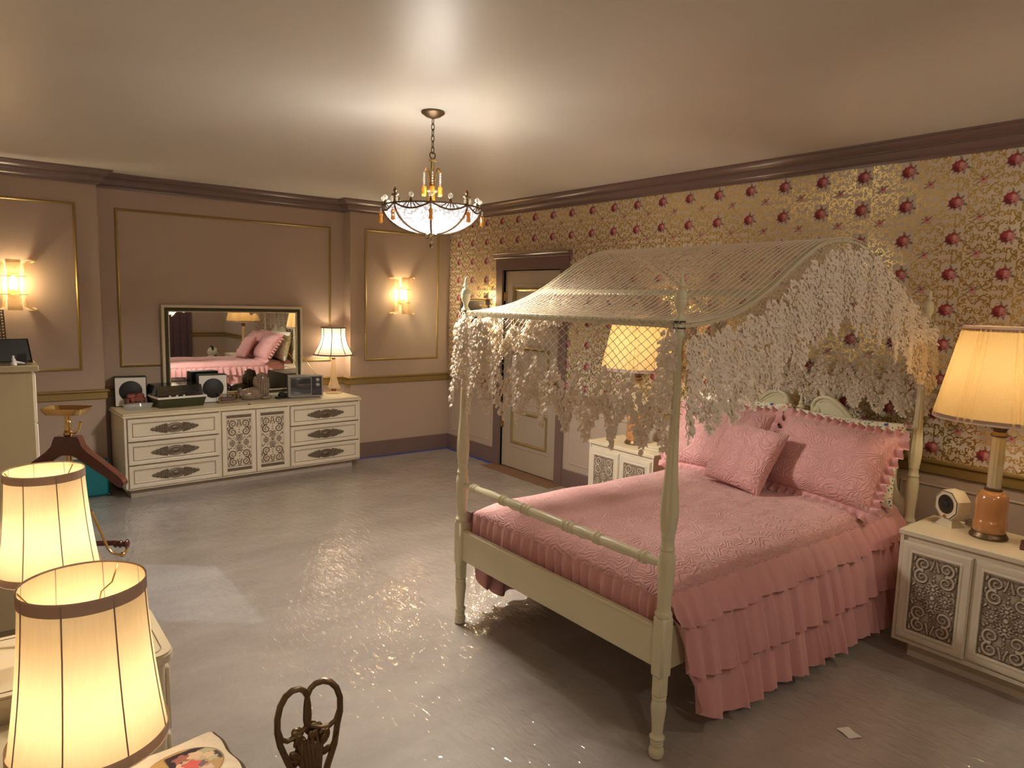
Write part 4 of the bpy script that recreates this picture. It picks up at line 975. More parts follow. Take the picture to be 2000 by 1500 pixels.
for y in (-.05,.045): b = MB(); b.ball((.105,y,.02), (.052,.022,.02), 12, 8); b.build('paw', DOGM, dg)
b = MB(); b.tube([(-.11,.0,.065),(-.145,-.01,.10),(-.155,-.025,.072),(-.14,-.035,.05)], [.024,.028,.024,.013], 10); b.build('tail', DOGM, dg)
# black lump, clip, TV
bl = MB(); bl.box(-.055,-.035,0,.055,.035,.02,.01); bl.box(-.02,-.03,.015,.055,.03,.055,.01); bl.box(-.01,-.02,.05,.02,.02,.066,.006); o = bl.build('camera', BLACK); o.location = (-2.035,-.13,.735); o.rotation_euler = (0,0,.2); tag(o, 'small black camera lying on the dresser beside the portable television', 'camera')
cl = MB(); cl.box(-.014,-.006,0,.014,.006,.008,.002); cl.tube([(.014,0,.004),(.028,.004,.004)], .002, 5); o = cl.build('clip', BRONZE); o.location = (-2.425,-.395,.735); o.rotation_euler = (0,0,.3); tag(o, 'tiny dark metal clip at the front edge of the dresser', 'clip')
tv = thing('television', 'small grey portable television with antenna on the dresser', 'television', (-1.795,-.115,.735), -.20)
b = MB(); v = []
for y, s in ((-.10,1.),(.05,.96),(.16,.72)):
    for x, z in ((-.165*s,.018+(1-s)*.06),(.165*s,.018+(1-s)*.06),(.165*s,.225-(1-s)*.05),(-.165*s,.225-(1-s)*.05)): v.append((x,y,z))
b.add(v, [(0,1,2,3)[::-1],(8,9,10,11)]+[(k*4+i,k*4+(i+1)%4,k*4+4+(i+1)%4,k*4+4+i) for k in range(2) for i in range(4)]); b.box(-.145,-.09,0,.145,.06,.02,.004); b.build('case', mat('grey_plastic', (.21,.19,.17), .4), tv)
b = MB(); rect_frame(b,-.167,.016,.167,.228,[(0,0),(0,.012),(.012,.014),(.016,.004),(.016,0)], lambda u, w, d: (u, -.10-d, w)); b.build('bezel', mat('grey_plastic2', (.29,.26,.23), .35), tv)
def scr(u, w): return (u, -.104-.012*(1-(abs(u+.045)/.095)**2*.5-(abs(w-.122)/.08)**2*.5), w)
b = MB(); b.grid([[scr(-.14+.19*i/12, .045+.154*j/10) for j in range(11)] for i in range(13)]); b.build('screen', mat('crt_glass', (.045,.05,.05), .08, spec=.8), tv)
b = MB(); b.box(.062,-.108,.03,.155,-.10,.214,.002); b.build('control_panel', BLACK, tv)
for z in (.185,.135):
    b = MB(); b.lathe([(.020,0),(.020,.006),(.015,.009),(.010,.02),(0,.021)], 18, (.115,-.108,z), Matrix.Rotation(PI/2, 4, 'X')); b.build('dial', mat('satin_metal', (.5,.48,.45), .3, metal=.8), tv)
b = MB()
for z in range(5): b.box(.07,-.1095,.045+.011*z,.148,-.108,.05+.011*z)
b.build('speaker_slots', CHARC, tv)
b = MB(); b.ball((.125,.03,.226), .009); b.tube([(.125,.03,.226),(-.02,.05,.42)], .004, 6); b.ball((-.02,.05,.42), .004, 6, 5); b.build('antenna', BRASS, tv, label='thin telescopic antenna')
# dresser lamp
dl = thing('table_lamp', 'crystal-based lamp with white bell shade and dark piping at the dresser end', 'table lamp', (-1.425,.005,.735))
b = MB(); b.lathe([(0,0),(.082,0),(.088,.008),(.08,.02),(.05,.026),(.03,.028)], 24, flute=(12,.06,0,.03)); b.lathe([(.02,.05),(.07,.055),(.068,.07),(.052,.10),(.036,.16),(.024,.24),(.018,.335),(.016,.36)], 24, flute=(12,.10,.05,.36)); b.build('glass_base', glassy('warm_crystal', (.95,.78,.52), .6, .06), dl, label='fluted crystal body')
b = MB(); b.lathe([(.022,.026),(.022,.052)], 16); b.lathe([(.013,.358),(.02,.364),(.02,.375),(.01,.385),(.008,.46)], 16); b.build('fitting', BRONZE, dl)
b = shell(.198,.412,.122,.69,72,None,12,.028); b.build('lamp_shade', SH_WHT, dl, ang=80)
b = MB()
b.tube([(.2*cos(2*PI*i/60),.2*sin(2*PI*i/60),.410) for i in range(60)], .0065, 6, closed=True); b.tube([(.1235*cos(2*PI*i/60),.1235*sin(2*PI*i/60),.692) for i in range(60)], .006, 6, closed=True)
for k in range(8):
    a = 2*PI*(k+.3)/8; b.tube([((.199+(.123-.199)*t-.028*sin(PI*t))*cos(a),(.199+(.123-.199)*t-.028*sin(PI*t))*sin(a),.412+.278*t) for t in [i/12 for i in range(13)]], .0042, 5)
b.build('piping', PIPE, dl, label='dark brown piping'); bulb(dl, .53, .026, LP2)
# ================================================================ WALL LIGHTS
SCG = glassy('ribbed_glass', (.98,.86,.62), .52, .12)
_nt = SCG.node_tree; _tc = _nt.nodes.new('ShaderNodeTexCoord'); _v = _nt.nodes.new('ShaderNodeTexVoronoi'); _v.inputs['Scale'].default_value = 90; _nt.links.new(_tc.outputs['Object'], _v.inputs['Vector'])
_b = _nt.nodes.new('ShaderNodeBump'); _b.inputs['Strength'].default_value = .7; _b.inputs['Distance'].default_value = .006; _nt.links.new(_v.outputs['Distance'], _b.inputs['Height']); _nt.links.new(_b.outputs['Normal'], _nt.nodes['Principled BSDF'].inputs['Normal'])
def sconce(label, loc, rz, power):
    t = thing('wall_sconce', label, 'wall light', loc, rz, 'glass wall sconces')
    b = MB(); b.box(-.035,-.012,-.09,.035,0,.09,.004); b.tube([(0,-.01,-.05),(0,-.045,-.06),(0,-.055,-.045)], .006, 6); b.lathe([(.013,-.05),(.015,-.02)], 12, (0,-.055,0)); b.build('backplate', BRASS, t)
    b = MB(); b.lathe([(.010,-.022),(.026,.0),(.029,.03),(.02,.062),(.006,.09),(0,.094)], 14, (0,-.055,-.02)); b.build('bulb', emitter('sconce_bulb', (1,.80,.5), 150), t)
    def strip(phi, dist, w, hook):
        d = Vector((sin(phi), -cos(phi), 0)); tn = Vector((cos(phi), sin(phi), 0)); rows = []
        cv = [(hook*.75,-.178),(hook,-.192),(hook*.9,-.201),(hook*.55,-.201),(hook*.22,-.192),(.0,-.168)]+[(-.012*sin(PI*(i+1)/9), -.168+.336*(i+1)/9) for i in range(8)]
        cv += [(o, -z) for o, z in cv[:6][::-1]]
        for o, z in cv:
            c = d*(dist+o); rows.append([tuple(c+tn*(w*k/4)+d*(-.010*(k/2)**2/1.)+Vector((0,0,z))) for k in (-2,-1,0,1,2)])
        m = MB(); m.grid(rows); back = [[tuple(Vector(p)-d*.004) for p in r] for r in rows]; m.grid(back, flip=True)
        return m.build('glass_strip', SCG, t)
    strip(0, .112, .098, .020); strip(1.33, .083, .080, .075); strip(-1.33, .083, .080, .075)
    b = MB()
    for z in (.07,-.075): b.tube([(-.088,-.062,z),(-.05,-.095,z),(0,-.108,z),(.05,-.095,z),(.088,-.062,z)], .0025, 5); b.tube([(0,-.01,z),(0,-.105,z)], .002, 5)
    b.build('glass_clip', BRASS, t)
    light('sconce_light', (0,-.06,.01), power, WARM, .035, t)
    return t
s1 = sconce('glass strip wall sconce on the wall pier to the right of the dresser lamp', (-.635,0,1.775), 0, LP4)
dup(s1, (-4.138,0,1.775), 0, 'glass strip wall sconce on the wall pier above the tall chest')
dup(s1, (0,-.845,1.50), -PI/2, 'glass wall sconce beside the door, its glow just showing over the canopy corner')
# ================================================================ CHANDELIER
ch = thing('chandelier', 'ornate chandelier with glowing glass bowl, dark ribs and amber drops hanging from the ceiling', 'chandelier', (-2.408,-3.572,2.75))
Z = lambda z: z-2.75
b = MB(); b.lathe([(.0,Z(2.75)),(.062,Z(2.75)),(.064,Z(2.744)),(.060,Z(2.738)),(.056,Z(2.736)),(.04,Z(2.724)),(.018,Z(2.716)),(.008,Z(2.712)),(0,Z(2.71))], 32); b.build('ceiling_canopy', BRONZE, ch)
b = MB()
for i in range(6):
    zc = 2.70-.030*i; P = []
    for k in range(14):
        a = 2*PI*k/14; x, z = .0085*cos(a), .020*sin(a); P.append((x, 0, Z(zc)+z) if i % 2 else (0, x, Z(zc)+z))
    b.tube(P, .0026, 6, closed=True)
b.tube([(.017*cos(2*PI*k/20),0,Z(2.522)+.017*sin(2*PI*k/20)) for k in range(20)], .004, 6, closed=True); b.build('chain', BRONZE, ch)
b = MB(); b.lathe([(.006,Z(2.507)),(.012,Z(2.50)),(.022,Z(2.497)),(.022,Z(2.493)),(.010,Z(2.489)),(.009,Z(2.43)),(.009,Z(2.345)),(.02,Z(2.343)),(.032,Z(2.338)),(.03,Z(2.332)),(.019,Z(2.325)),(.017,Z(2.30)),(.024,Z(2.275)),(.042,Z(2.262)),(.044,Z(2.255)),(0,Z(2.25))], 24, flute=(12,.1,Z(2.26),Z(2.33))); b.build('stem', mat('gilt_metal', (.50,.36,.13), .3, metal=.9), ch)
for i in range(6):
    a = 2*PI*i/6; L = lambda r, z: (r*cos(a), r*sin(a), Z(z))
    b = MB(); b.tube([L(.012,2.35),L(.016,2.40),L(.022,2.435),L(.034,2.452),L(.046,2.446),L(.050,2.434)], [.005,.006,.0055,.005,.0045,.003], 6); b.build('leaf_arm', BRASS, ch)
    b = MB()
    for k in range(5): b.ball(L(.050,2.424-.014*k), .0062, 8, 6)
    b.build('bead_strand', CRYST, ch)
    b = MB(); b.lathe([(.0,0),(.011,-.004),(.013,-.016),(.010,-.026),(.012,-.036),(.013,-.046),(.0,-.05)], 8, L(.050,2.358)); b.build('amber_drop', AMBER, ch, label='amber crystal drop')
RB, ZR, ZBt = .262, 2.244, 2.105
def bowl_r(t): return RB*sin(PI/2*t)**.9      # t 0 at bottom, 1 at rim
def bowl_z(t): return ZBt+(ZR-ZBt)*(1-cos(PI/2*t)**1.15)
m = bpy.data.materials.new('frosted_mosaic_glass'); m.use_nodes = True; nt = m.node_tree; Lk = nt.links.new
bs = nt.nodes['Principled BSDF']; tc = nt.nodes.new('ShaderNodeTexCoord'); vo = nt.nodes.new('ShaderNodeTexVoronoi'); vo.inputs['Scale'].default_value = 70; Lk(tc.outputs['Object'], vo.inputs['Vector'])
rp = nt.nodes.new('ShaderNodeValToRGB'); rp.color_ramp.elements[0].position = .05; rp.color_ramp.elements[0].color = (.80,.81,.86,1); rp.color_ramp.elements[1].position = .62; rp.color_ramp.elements[1].color = (.18,.18,.21,1); Lk(vo.outputs['Distance'], rp.inputs[0])
tr = nt.nodes.new('ShaderNodeBsdfTranslucent'); ms = nt.nodes.new('ShaderNodeMixShader'); ms.inputs[0].default_value = .6; bs.inputs['Roughness'].default_value = .2
Lk(rp.outputs[0], bs.inputs['Base Color']); Lk(rp.outputs[0], tr.inputs['Color']); Lk(bs.outputs[0], ms.inputs[1]); Lk(tr.outputs[0], ms.inputs[2]); tp_ = nt.nodes.new('ShaderNodeBsdfTransparent'); m2_ = nt.nodes.new('ShaderNodeMixShader'); m2_.inputs[0].default_value = .12; Lk(ms.outputs[0], m2_.inputs[1]); Lk(tp_.outputs[0], m2_.inputs[2]); Lk(m2_.outputs[0], nt.nodes['Material Output'].inputs['Surface'])
b = MB(); b.lathe([(max(bowl_r(i/16),.0), Z(bowl_z(i/16))) for i in range(17)], 64, cap=False); b.build('glass_bowl', m, ch, label='glowing mosaic glass bowl')
b = MB(); b.tube([(.266*cos(2*PI*k/64),.266*sin(2*PI*k/64),Z(ZR)) for k in range(64)], .0045, 6, closed=True); b.build('rim_band', BRONZE, ch)
NR = 8
for i in range(NR):
    a = 2*PI*(i+.28)/NR; L = lambda r, z, aa=a: (r*cos(aa), r*sin(aa), Z(z))
    b = MB(); b.tube([L(bowl_r(k/12)+.004, bowl_z(k/12)-.003) for k in range(1,13)], .0056, 6); R_ = b.build('rib', BRONZE, ch)
    b = MB(); b.lathe([(.005,Z(2.244)),(.009,Z(2.25)),(.006,Z(2.262)),(.006,Z(2.276)),(.018,Z(2.282)),(.020,Z(2.286)),(.006,Z(2.289)),(.0045,Z(2.296)),(.009,Z(2.304)),(.007,Z(2.314)),(0,Z(2.325))], 12, (RB*cos(a), RB*sin(a), 0)) if i % 2 == 0 else b.lathe([(.006,Z(2.244)),(.008,Z(2.252)),(.005,Z(2.264)),(.004,Z(2.272)),(0,Z(2.274))], 12, (RB*cos(a), RB*sin(a), 0)); b.build('rib_finial', BRONZE, ch)
    c2 = MB()
    if i % 2: c2.ball(L(RB, 2.284), .013, 12, 8)
    else:
        for q in (-.07,.07): c2.ball((RB*1.02*cos(a+q), RB*1.02*sin(a+q), Z(2.262)), (.006,.006,.014), 8, 6)
    for k in range(2): c2.ball(L(RB+.012, 2.230-.013*k), .0055, 8, 6)
    c2.build('crystal_ball', CRYST, ch)
    b = MB(); b.lathe([(.0,0),(.010,-.003),(.012,-.014),(.009,-.026),(.011,-.042),(.0125,-.052),(.0,-.058)], 8, L(RB+.012, 2.21)); b.build('amber_drop', AMBER, ch, label='amber crystal drop')
    a2 = 2*PI*(i+.78)/NR
    b = MB(); b.lathe([(.006,Z(2.244)),(.008,Z(2.254)),(.004,Z(2.265)),(0,Z(2.27))], 10, (RB*cos(a2), RB*sin(a2), 0)); b.build('rim_post', BRONZE, ch)
    b = MB(); b.ball((RB*cos(a2), RB*sin(a2), Z(2.28)), .013, 12, 8); b.build('crystal_ball', CRYST, ch)
    # swag and shell fan between two ribs
    sw = MB(); P = []
    for k in range(17):
        t = k/16; aa = a+2*PI/NR*t; z = 2.242-.042*sin(PI*t)**.8; tt = 1-(.42*sin(PI*t)**.8)*.42
        P.append(((bowl_r(tt)+.005)*cos(aa), (bowl_r(tt)+.005)*sin(aa), Z(bowl_z(tt))))
    sw.tube(P, .0048, 6)
    for k in (4,6,8,10,12):
        aa = a+2*PI/NR*(.5+(k-8)/16*.35); sw.tube([((RB+.004)*cos(aa),(RB+.004)*sin(aa),Z(ZR)), P[k]], .0028, 5)
    sw.build('swag', BRONZE, ch)
    for k in (5,11):
        pass
b = MB(); b.lathe([(.0,Z(2.11)),(.02,Z(2.108)),(.016,Z(2.098)),(.008,Z(2.09)),(.006,Z(2.07)),(.010,Z(2.06)),(.013,Z(2.048)),(.009,Z(2.034)),(.003,Z(2.026)),(0,Z(2.022))], 14)
for i in range(4):
    a = PI/4+PI/2*i; b.tube([((.012+.028*t)*cos(a),(.012+.028*t)*sin(a),Z(2.098-.02*sin(PI*t)+.012*t)) for t in [k/8 for k in range(9)]]+[(.034*cos(a),.034*sin(a),Z(2.118))], .004, 6)
b.build('bottom_finial', BRONZE, ch)
for i in range(3):
    a = 2*PI*i/3+.4
    b = MB(); b.lathe([(.008,Z(2.165)),(.014,Z(2.175)),(.022,Z(2.190)),(.023,Z(2.20)),(.015,Z(2.215)),(0,Z(2.221))], 14, (.085*cos(a), .085*sin(a), 0)); b.build('bulb', emitter('chandelier_bulb', (1,.90,.72), 10), ch)
    light('chandelier_light', (.085*cos(a), .085*sin(a), Z(2.20)), CHP, CHC, .03, ch)
dl_ = bpy.data.lights.new('bowl_fill_spot', 'SPOT'); dl_.energy = CHD; dl_.color = CHC; dl_.spot_size = math.radians(168); dl_.spot_blend = .35; dl_.shadow_soft_size = .12  # added spot below the bowl, stands in for its downward glow
do_ = bpy.data.objects.new('bowl_fill_spot', dl_); COL.objects.link(do_); do_.parent = ch; do_.location = (0,0,Z(2.01))
# ================================================================ TALL CHEST, VALET, SUITCASE
tc_ = thing('tall_chest', 'tall cream chest of drawers standing along the left wall under the sconce', 'chest of drawers', (-4.462,-2.30,0))
TANCREAM = mat('tan_cream_paint', (.35,.28,.16), .42, noise=.05, nscale=6)  # darker tan cream for the chest body and top
b = MB(); b.box(-.27,-.55,.08,.255,.55,1.355); b.box(-.24,-.52,0,.22,.52,.08); b.build('body', TANCREAM, tc_)
b = MB(); b.box(-.285,-.565,1.355,.285,.565,1.385,.004); b.build('top', TANCREAM, tc_)
for k in range(5):
    z0 = .10+.25*k; d = MB(); d.box(.255,-.53,z0,.272,.53,z0+.24,.003); o = d.build('drawer', CREAMW, tc_)
    for y in (-.27,.27):
        h = MB(); h.ball((.275,y,z0+.12), (.012,.06,.02), 12, 8); h.build('handle', BRONZE, o)
def lattice_frame(label, loc, rz, w, hgt, lean):
    t = thing('photo_stand', label, 'photo stand', loc, rz); M = Matrix.Rotation(-lean, 4, 'X'); fr = MB()
    for (x0,z0,x1,z1) in ((-w/2,0,w/2,.03),(-w/2,hgt-.03,w/2,hgt),(-w/2,.03,-w/2+.03,hgt-.03),(w/2-.03,.03,w/2,hgt-.03)):
        nx, nz = max(1, round((x1-x0)/.015)), max(1, round((z1-z0)/.015))
        for i in range(nx):
            for j in range(nz):
                cx, cz = x0+(i+.5)*(x1-x0)/nx, z0+(j+.5)*(z1-z0)/nz; fr.tube([(cx+.0075*cos(a), .0, cz+.0075*sin(a)) for a in [2*PI*k/8 for k in range(8)]], .0022, 4, closed=True)
    fr.tube([(-w/2,0,0),(w/2,0,0),(w/2,0,hgt),(-w/2,0,hgt)], .004, 6, closed=True)
    fr.tube([(-w/2+.03,0,.03),(w/2-.03,0,.03),(w/2-.03,0,hgt-.03),(-w/2+.03,0,hgt-.03)], .003, 6, closed=True); fr.build('lattice_border', BRONZE, t, M=M)
    b = MB(); b.box(-w/2+.028,-.006,.028,w/2-.028,.006,hgt-.028); b.build('back_panel', BLACK, t, M=M)
    b = MB(); b.add([(-.03,-.005,hgt*.7),(.03,-.005,hgt*.7),(.04,-.10,.0),(-.04,-.10,.0),(-.03,.0,hgt*.7),(.03,.0,hgt*.7),(.04,-.095,.0),(-.04,-.095,.0)], [(0,1,2,3),(7,6,5,4),(0,3,7,4),(1,5,6,2),(0,4,5,1),(3,2,6,7)]); b.build('easel_leg', BLACK, t)
    return t
lattice_frame('black-backed photo stand with pierced lattice border on the tall chest, the taller one', (-4.385,-2.60,1.386), .15, .20, .26, .22)
def flat_frame(label, loc, rz):
    t = thing('photo_stand', label, 'photo stand', loc, rz); M = Matrix.Rotation(-.42, 4, 'X')
    b = MB(); rect_frame(b, -.075, 0, .075, .125, [(0,-.006),(0,.008),(.006,.012),(.012,.007),(.018,.008),(.018,-.006)], lambda u, w, d: (u, d, w)); b.build('border', mat('tarnished_silver', (.33,.31,.26), .35, metal=.8, noise=.4, nscale=70), t, M=M)
    b = MB(); b.box(-.066,-.008,.008,.066,.0,.117); b.build('back_panel', BLACK, t, M=M)
    b = MB(); b.box(-.02,-.085,0,.02,-.08,.08); b.build('easel_leg', BLACK, t, M=Matrix.Rotation(.3, 4, 'X')); return t
flat_frame('smaller dark-backed photo stand leaning back at the corner of the tall chest', (-4.265,-2.72,1.386), .25)
wf = MB(); wf.lathe([(0,0),(.014,0),(.013,.012),(.006,.018),(.009,.028),(.004,.036),(.006,.042),(0,.048)], 12, (0,0,0)); wf.tube([(.0,0,.018),(.02,.0,.012),(.045,-.005,.008)], [.007,.006,.003], 6); o = wf.build('figurine', WHITEP); o.location = (-4.275,-2.835,1.386); tag(o, 'tiny bright white figurine at the near edge of the tall chest top', 'figurine')
# valet stand
vl = thing('valet_stand', 'mahogany and brass clothes valet with dish tray beside the tall chest', 'valet stand', (-4.120,-3.425,0), -.55)
b = MB(); b.lathe([(0,0),(.02,0),(.02,.05),(.025,.06),(.018,.07),(.015,.3),(.018,.6),(.014,.63),(.011,.64),(.010,.72),(.014,.73),(.010,.74),(.010,.92),(.015,.925),(.017,.945),(.012,.95),(.016,.965),(.010,.975),(.010,1.06)], 14); b.build('column', BRASS, vl)
b = MB(); b.box(-.22,-.03,.0,.22,.03,.03,.008)
for x in (-.2,.2): b.tube([(x,-.17,.018),(x,-.06,.03),(x,0,.05),(x,.06,.03),(x,.17,.018)], .018, 8)
b.build('base', DARKW, vl)
pts_t = [(-.045,1.128),(.045,1.128),(.052,1.115),(.062,1.085),(.085,1.06),(.13,1.025),(.18,.985),(.215,.957),(.232,.937),(.236,.922),(.228,.91),(.212,.910),(.195,.922),(.15,.957),(.10,.992),(.06,1.02),(.035,1.038),(.02,1.046)]
poly = pts_t+[(-x, z) for x, z in pts_t[::-1][:-2]]
b = MB(); b.prism([(x, z) for x, z in poly], -.022, .022, lambda u, w, d: (u, d-.35*u*u, w)); b.build('hanger', DARKW, vl, ang=50, label='curved mahogany coat hanger')
b = MB(); b.lathe([(.012,1.125),(.019,1.135),(.019,1.145),(.012,1.153),(.013,1.17),(.010,1.18),(.014,1.19),(.010,1.20),(.013,1.21),(.014,1.225)], 14)
b.tube([(.01,-.004,1.143),(.028,-.006,1.142),(.045,-.006,1.155),(.052,-.006,1.178),(.056,-.006,1.19)], [.006,.006,.006,.006,.008], 8); b.build('spindle', BRASS, vl)
b = MB(); rows = []
for i in range(33):
    a = 2*PI*i/32; c_, s_ = cos(a), sin(a); rx = .085/max(abs(c_),abs(s_))**.7; rows.append([(.0,0,1.222),(.6*rx*c_,.45*rx*s_,1.222),(.85*rx*c_,.62*rx*s_,1.228),(1.0*rx*c_,.72*rx*s_,1.248),(1.04*rx*c_,.75*rx*s_,1.252),(1.0*rx*c_,.72*rx*s_,1.2435),(.84*rx*c_,.60*rx*s_,1.224)])
b.grid(rows); b.build('dish', BRASS, vl, ang=60, label='shallow brass dish')
b = MB(); b.tube([(-.225,.0,.64),(-.17,-.0,.64),(.17,0,.648),(.225,0,.64)], .012, 8)
for sg in (1,-1):
    for x, r in ((.175,.016),(.195,.018),(.222,.021)): b.ball((sg*x,0,.643), (.01,r,r), 8, 7)
b.build('trouser_bar', DARKW, vl)
b = MB()
for sg in (1,-1): b.tube([(sg*.095,-.03,.80),(sg*.112,-.03,.755),(sg*.135,-.03,.69),(sg*.155,-.03,.635),(sg*.17,-.03,.615),(sg*.19,-.03,.607),(sg*.215,-.03,.606),(sg*.222,-.02,.612),(sg*.224,.0,.63)], .0055, 8); b.ball((sg*.215,-.03,.606), .012, 8, 6)
b.tube([(-.095,-.03,.80),(-.05,-.02,.82),(0,-.012,.822),(.05,-.02,.82),(.095,-.03,.80)], .0055, 8); b.build('brass_rod', BRASS, vl)
sc_ = thing('suitcase', 'teal hard-sided suitcase standing upright against the wall pier behind the valet stand', 'suitcase', (-3.77,-.125,0))
b = MB(); b.box(-.22,-.085,.004,.22,.085,.31,.02); b.build('shell', TEAL, sc_)
b = MB(); b.box(-.2215,-.006,.003,.2215,.006,.3115,.012); b.build('seam_band', mat('dark_teal_trim', (.0,.06,.07), .4), sc_)
b = MB(); b.tube([(-.06,0,.31),(-.055,0,.335),(.055,0,.335),(.06,0,.31)], .009, 8); b.build('handle', mat('bone_plastic', (.55,.5,.42), .4), sc_)
b = MB()
for x in (-.212,.212):
    for z in (.012,.30): b.ball((x,-.076,z), (.018,.016,.016), 8, 6)
b.build('corner_cap', mat('dark_teal_trim', (.0,.06,.07), .4), sc_)
pc = MB(); pc.box(-.03,-.05,0,.03,.05,.014,.002); o = pc.build('envelope', WHITEP); o.location = (-3.635,-.10,.312); o.rotation_euler = (0,0,.2); tag(o, 'small white packet lying on top of the teal suitcase', 'packet')
# ================================================================ VANITY GROUP IN THE FOREGROUND
va = thing('vanity_desk', 'cream vanity desk with two rounded pedestals along the left wall', 'vanity', (-4.385,-5.182,0))
def rrect(x0, y0, x1, y1, r, n=6):
    P = []
    for cx, cy, a0 in ((x1-r,y0+r,-PI/2),(x1-r,y1-r,0),(x0+r,y1-r,PI/2),(x0+r,y0+r,PI)):
        for i in range(n+1): a = a0+PI/2*i/n; P.append((cx+r*cos(a), cy+r*sin(a)))
    return P
for y0, y1 in ((.289,.665),(-.668,-.290)):
    b = MB(); b.prism(rrect(-.352,y0+.02,.345,y1-.02,.03), .06, .722, lambda u, w, d: (u, w, d)); b.prism(rrect(-.33,y0+.05,.31,y1-.05,.03), 0, .06, lambda u, w, d: (u, w, d)); P_ = b.build('pedestal', CREAM, va)
    for k in range(3):
        d = MB(); d.box(.345,y0+.045,.09+.205*k,.357,y1-.045,.28+.205*k,.003); o = d.build('drawer', CREAM, va); h = MB(); h.ball((.362,(y0+y1)/2,.185+.205*k), (.012,.035,.012), 10, 7); h.build('handle', BRASS, o)
    b = MB(); b.prism(rrect(-.365,y0,.365,y1,.05,8), .722, .743, lambda u, w, d: (u, w, d)); b.prism(rrect(-.362,y0+.004,.362,y1-.004,.047,8), .743, .75, lambda u, w, d: (u, w, d)); b.build('pedestal_top', CREAM, va)
    b = MB(); b.tube([(x, y, .7503) for x, y in rrect(-.337,y0+.026,.337,y1-.026,.03)], .0016, 5, closed=True); b.build('inlaid_line', BROWNA, va)
b = MB(); b.box(-.365,-.290,.56,.06,.289,.66,.004); b.box(-.365,-.29,.66,.08,.289,.68,.003); b.build('kneehole_drawer', CREAM, va)
cd = MB(); cd.tube([(-4.62,-4.66,.754),(-4.52,-4.60,.754),(-4.44,-4.585,.754),(-4.36,-4.62,.754),(-4.32,-4.66,.754)], .003, 6); tag(cd.build('lamp_cord', mat('pale_cord', (.6,.52,.36), .5)), 'thin pale lamp cord lying on the far pedestal of the vanity', 'cord')
def boudoir_lamp(label, loc, rz, power, hz=.518, tilt=(0,0)):
    t = thing('table_lamp', label, 'table lamp', loc, rz, 'boudoir lamps on the vanity')
    b = MB(); b.lathe([(0,0),(.06,0),(.06,.012),(.045,.02),(.02,.03),(.022,.05),(.04,.08),(.045,.11),(.03,.14),(.014,.155),(.012,.20),(.016,.21),(.012,.22),(.009,.24),(.008,.30)], 22); b.build('base', mat('lamp_ceramic', (.60,.55,.45), .2), t)
    z0, z1, r0, r1 = .235, hz, .121, .093; fl = lambda a, tt: 1-.010*(1-cos(8*a))*.5
    b = shell(r0, z0, r1, z1, 96, fl, 12, .004); b.build('lamp_shade', SH_CRM, t, ang=80)
    b = MB(); b.lathe([(r0+.0015,z0-.004),(r0+.001,z0+.018)], 72, cap=False); b.build('shade_trim', TRIMB, t, label='taupe binding')
    b = MB(); b.lathe([(r1+.002,z1-.02),(r1+.0015,z1+.003)], 72, cap=False); b.build('shade_trim', TRIMB, t, label='taupe binding')
    b = MB()
    for k in range(8):
        a = 2*PI*k/8; b.tube([((r0+(r1-r0)*s-.004*sin(PI*s)+.0005)*cos(a),(r0+(r1-r0)*s-.004*sin(PI*s)+.0005)*sin(a),z0+(z1-z0)*s) for s in [i/8 for i in range(9)]], .0013, 4)
    b.build('shade_rib', TRIMB, t)
    b = MB()
    for k in range(3):
        a = 2*PI*k/3+.5; b.tube([(0,0,z1-.075),(.03*cos(a),.03*sin(a),z1-.07),(.045*cos(a),.045*sin(a),z1-.035),(.075*cos(a),.075*sin(a),z1-.03),(r1*cos(a),r1*sin(a),z1-.004)], .0016, 5)
    b.tube([(0,0,.2),(.04,0,.25),(.045,0,.36),(.02,0,z1-.085),(0,0,z1-.075)], .002, 5); b.build('harp', BRASS, t)
    bulb(t, .350, .022, power, WARM); return t
bl1 = boudoir_lamp('cream panelled drum lamp on the far pedestal of the vanity, before the valet stand', (-4.292,-4.70,.7505), .2, LP3)
bl2 = dup(bl1, (-4.303,-5.605,.7505), .35, 'cream panelled drum lamp on the near pedestal of the vanity, beside the painted box')
for ch_ in bl2.children:
    if ch_.type == 'LIGHT': ch_.data = ch_.data.copy(); ch_.data.energy = LP5
# painted jewel box
jx = thing('jewel_box', 'cream serpentine-edged box with an oval painted medallion on the near vanity pedestal', 'jewel box', (-4.150,-5.575,.7505), .10)
def serp(s=1.):
    P = []
    for i in range(96):
        a = 2*PI*i/96; c_, s_ = cos(a), sin(a); k = max(abs(c_)/.092, abs(s_)/.092)
        x, y = c_/k, s_/k; w = 1-.055*(cos(PI*x/.092*1.0)*.5+.5)*(abs(y) > .0915)-.05*(cos(2*PI*y/.092)*.5+.5)*(abs(x) > .0915); P.append((x*w*s, y*w*s))
    return P
b = MB(); b.prism(serp(.94), 0, .07, lambda u, w, d: (u, w, d)); b.build('body', CREAMW, jx)
b = MB(); b.prism(serp(.99), .066, .074, lambda u, w, d: (u, w, d)); b.prism(serp(1.03), .074, .092, lambda u, w, d: (u, w, d)); b.build('gilt_edge', mat('old_gilt', (.12,.08,.03), .45, metal=.4), jx)
b = MB(); b.prism(serp(.94), .092, .099, lambda u, w, d: (u, w, d)); b.build('lid', mat('cream_brocade', (.66,.58,.46), .6, noise=.14, nscale=60), jx)
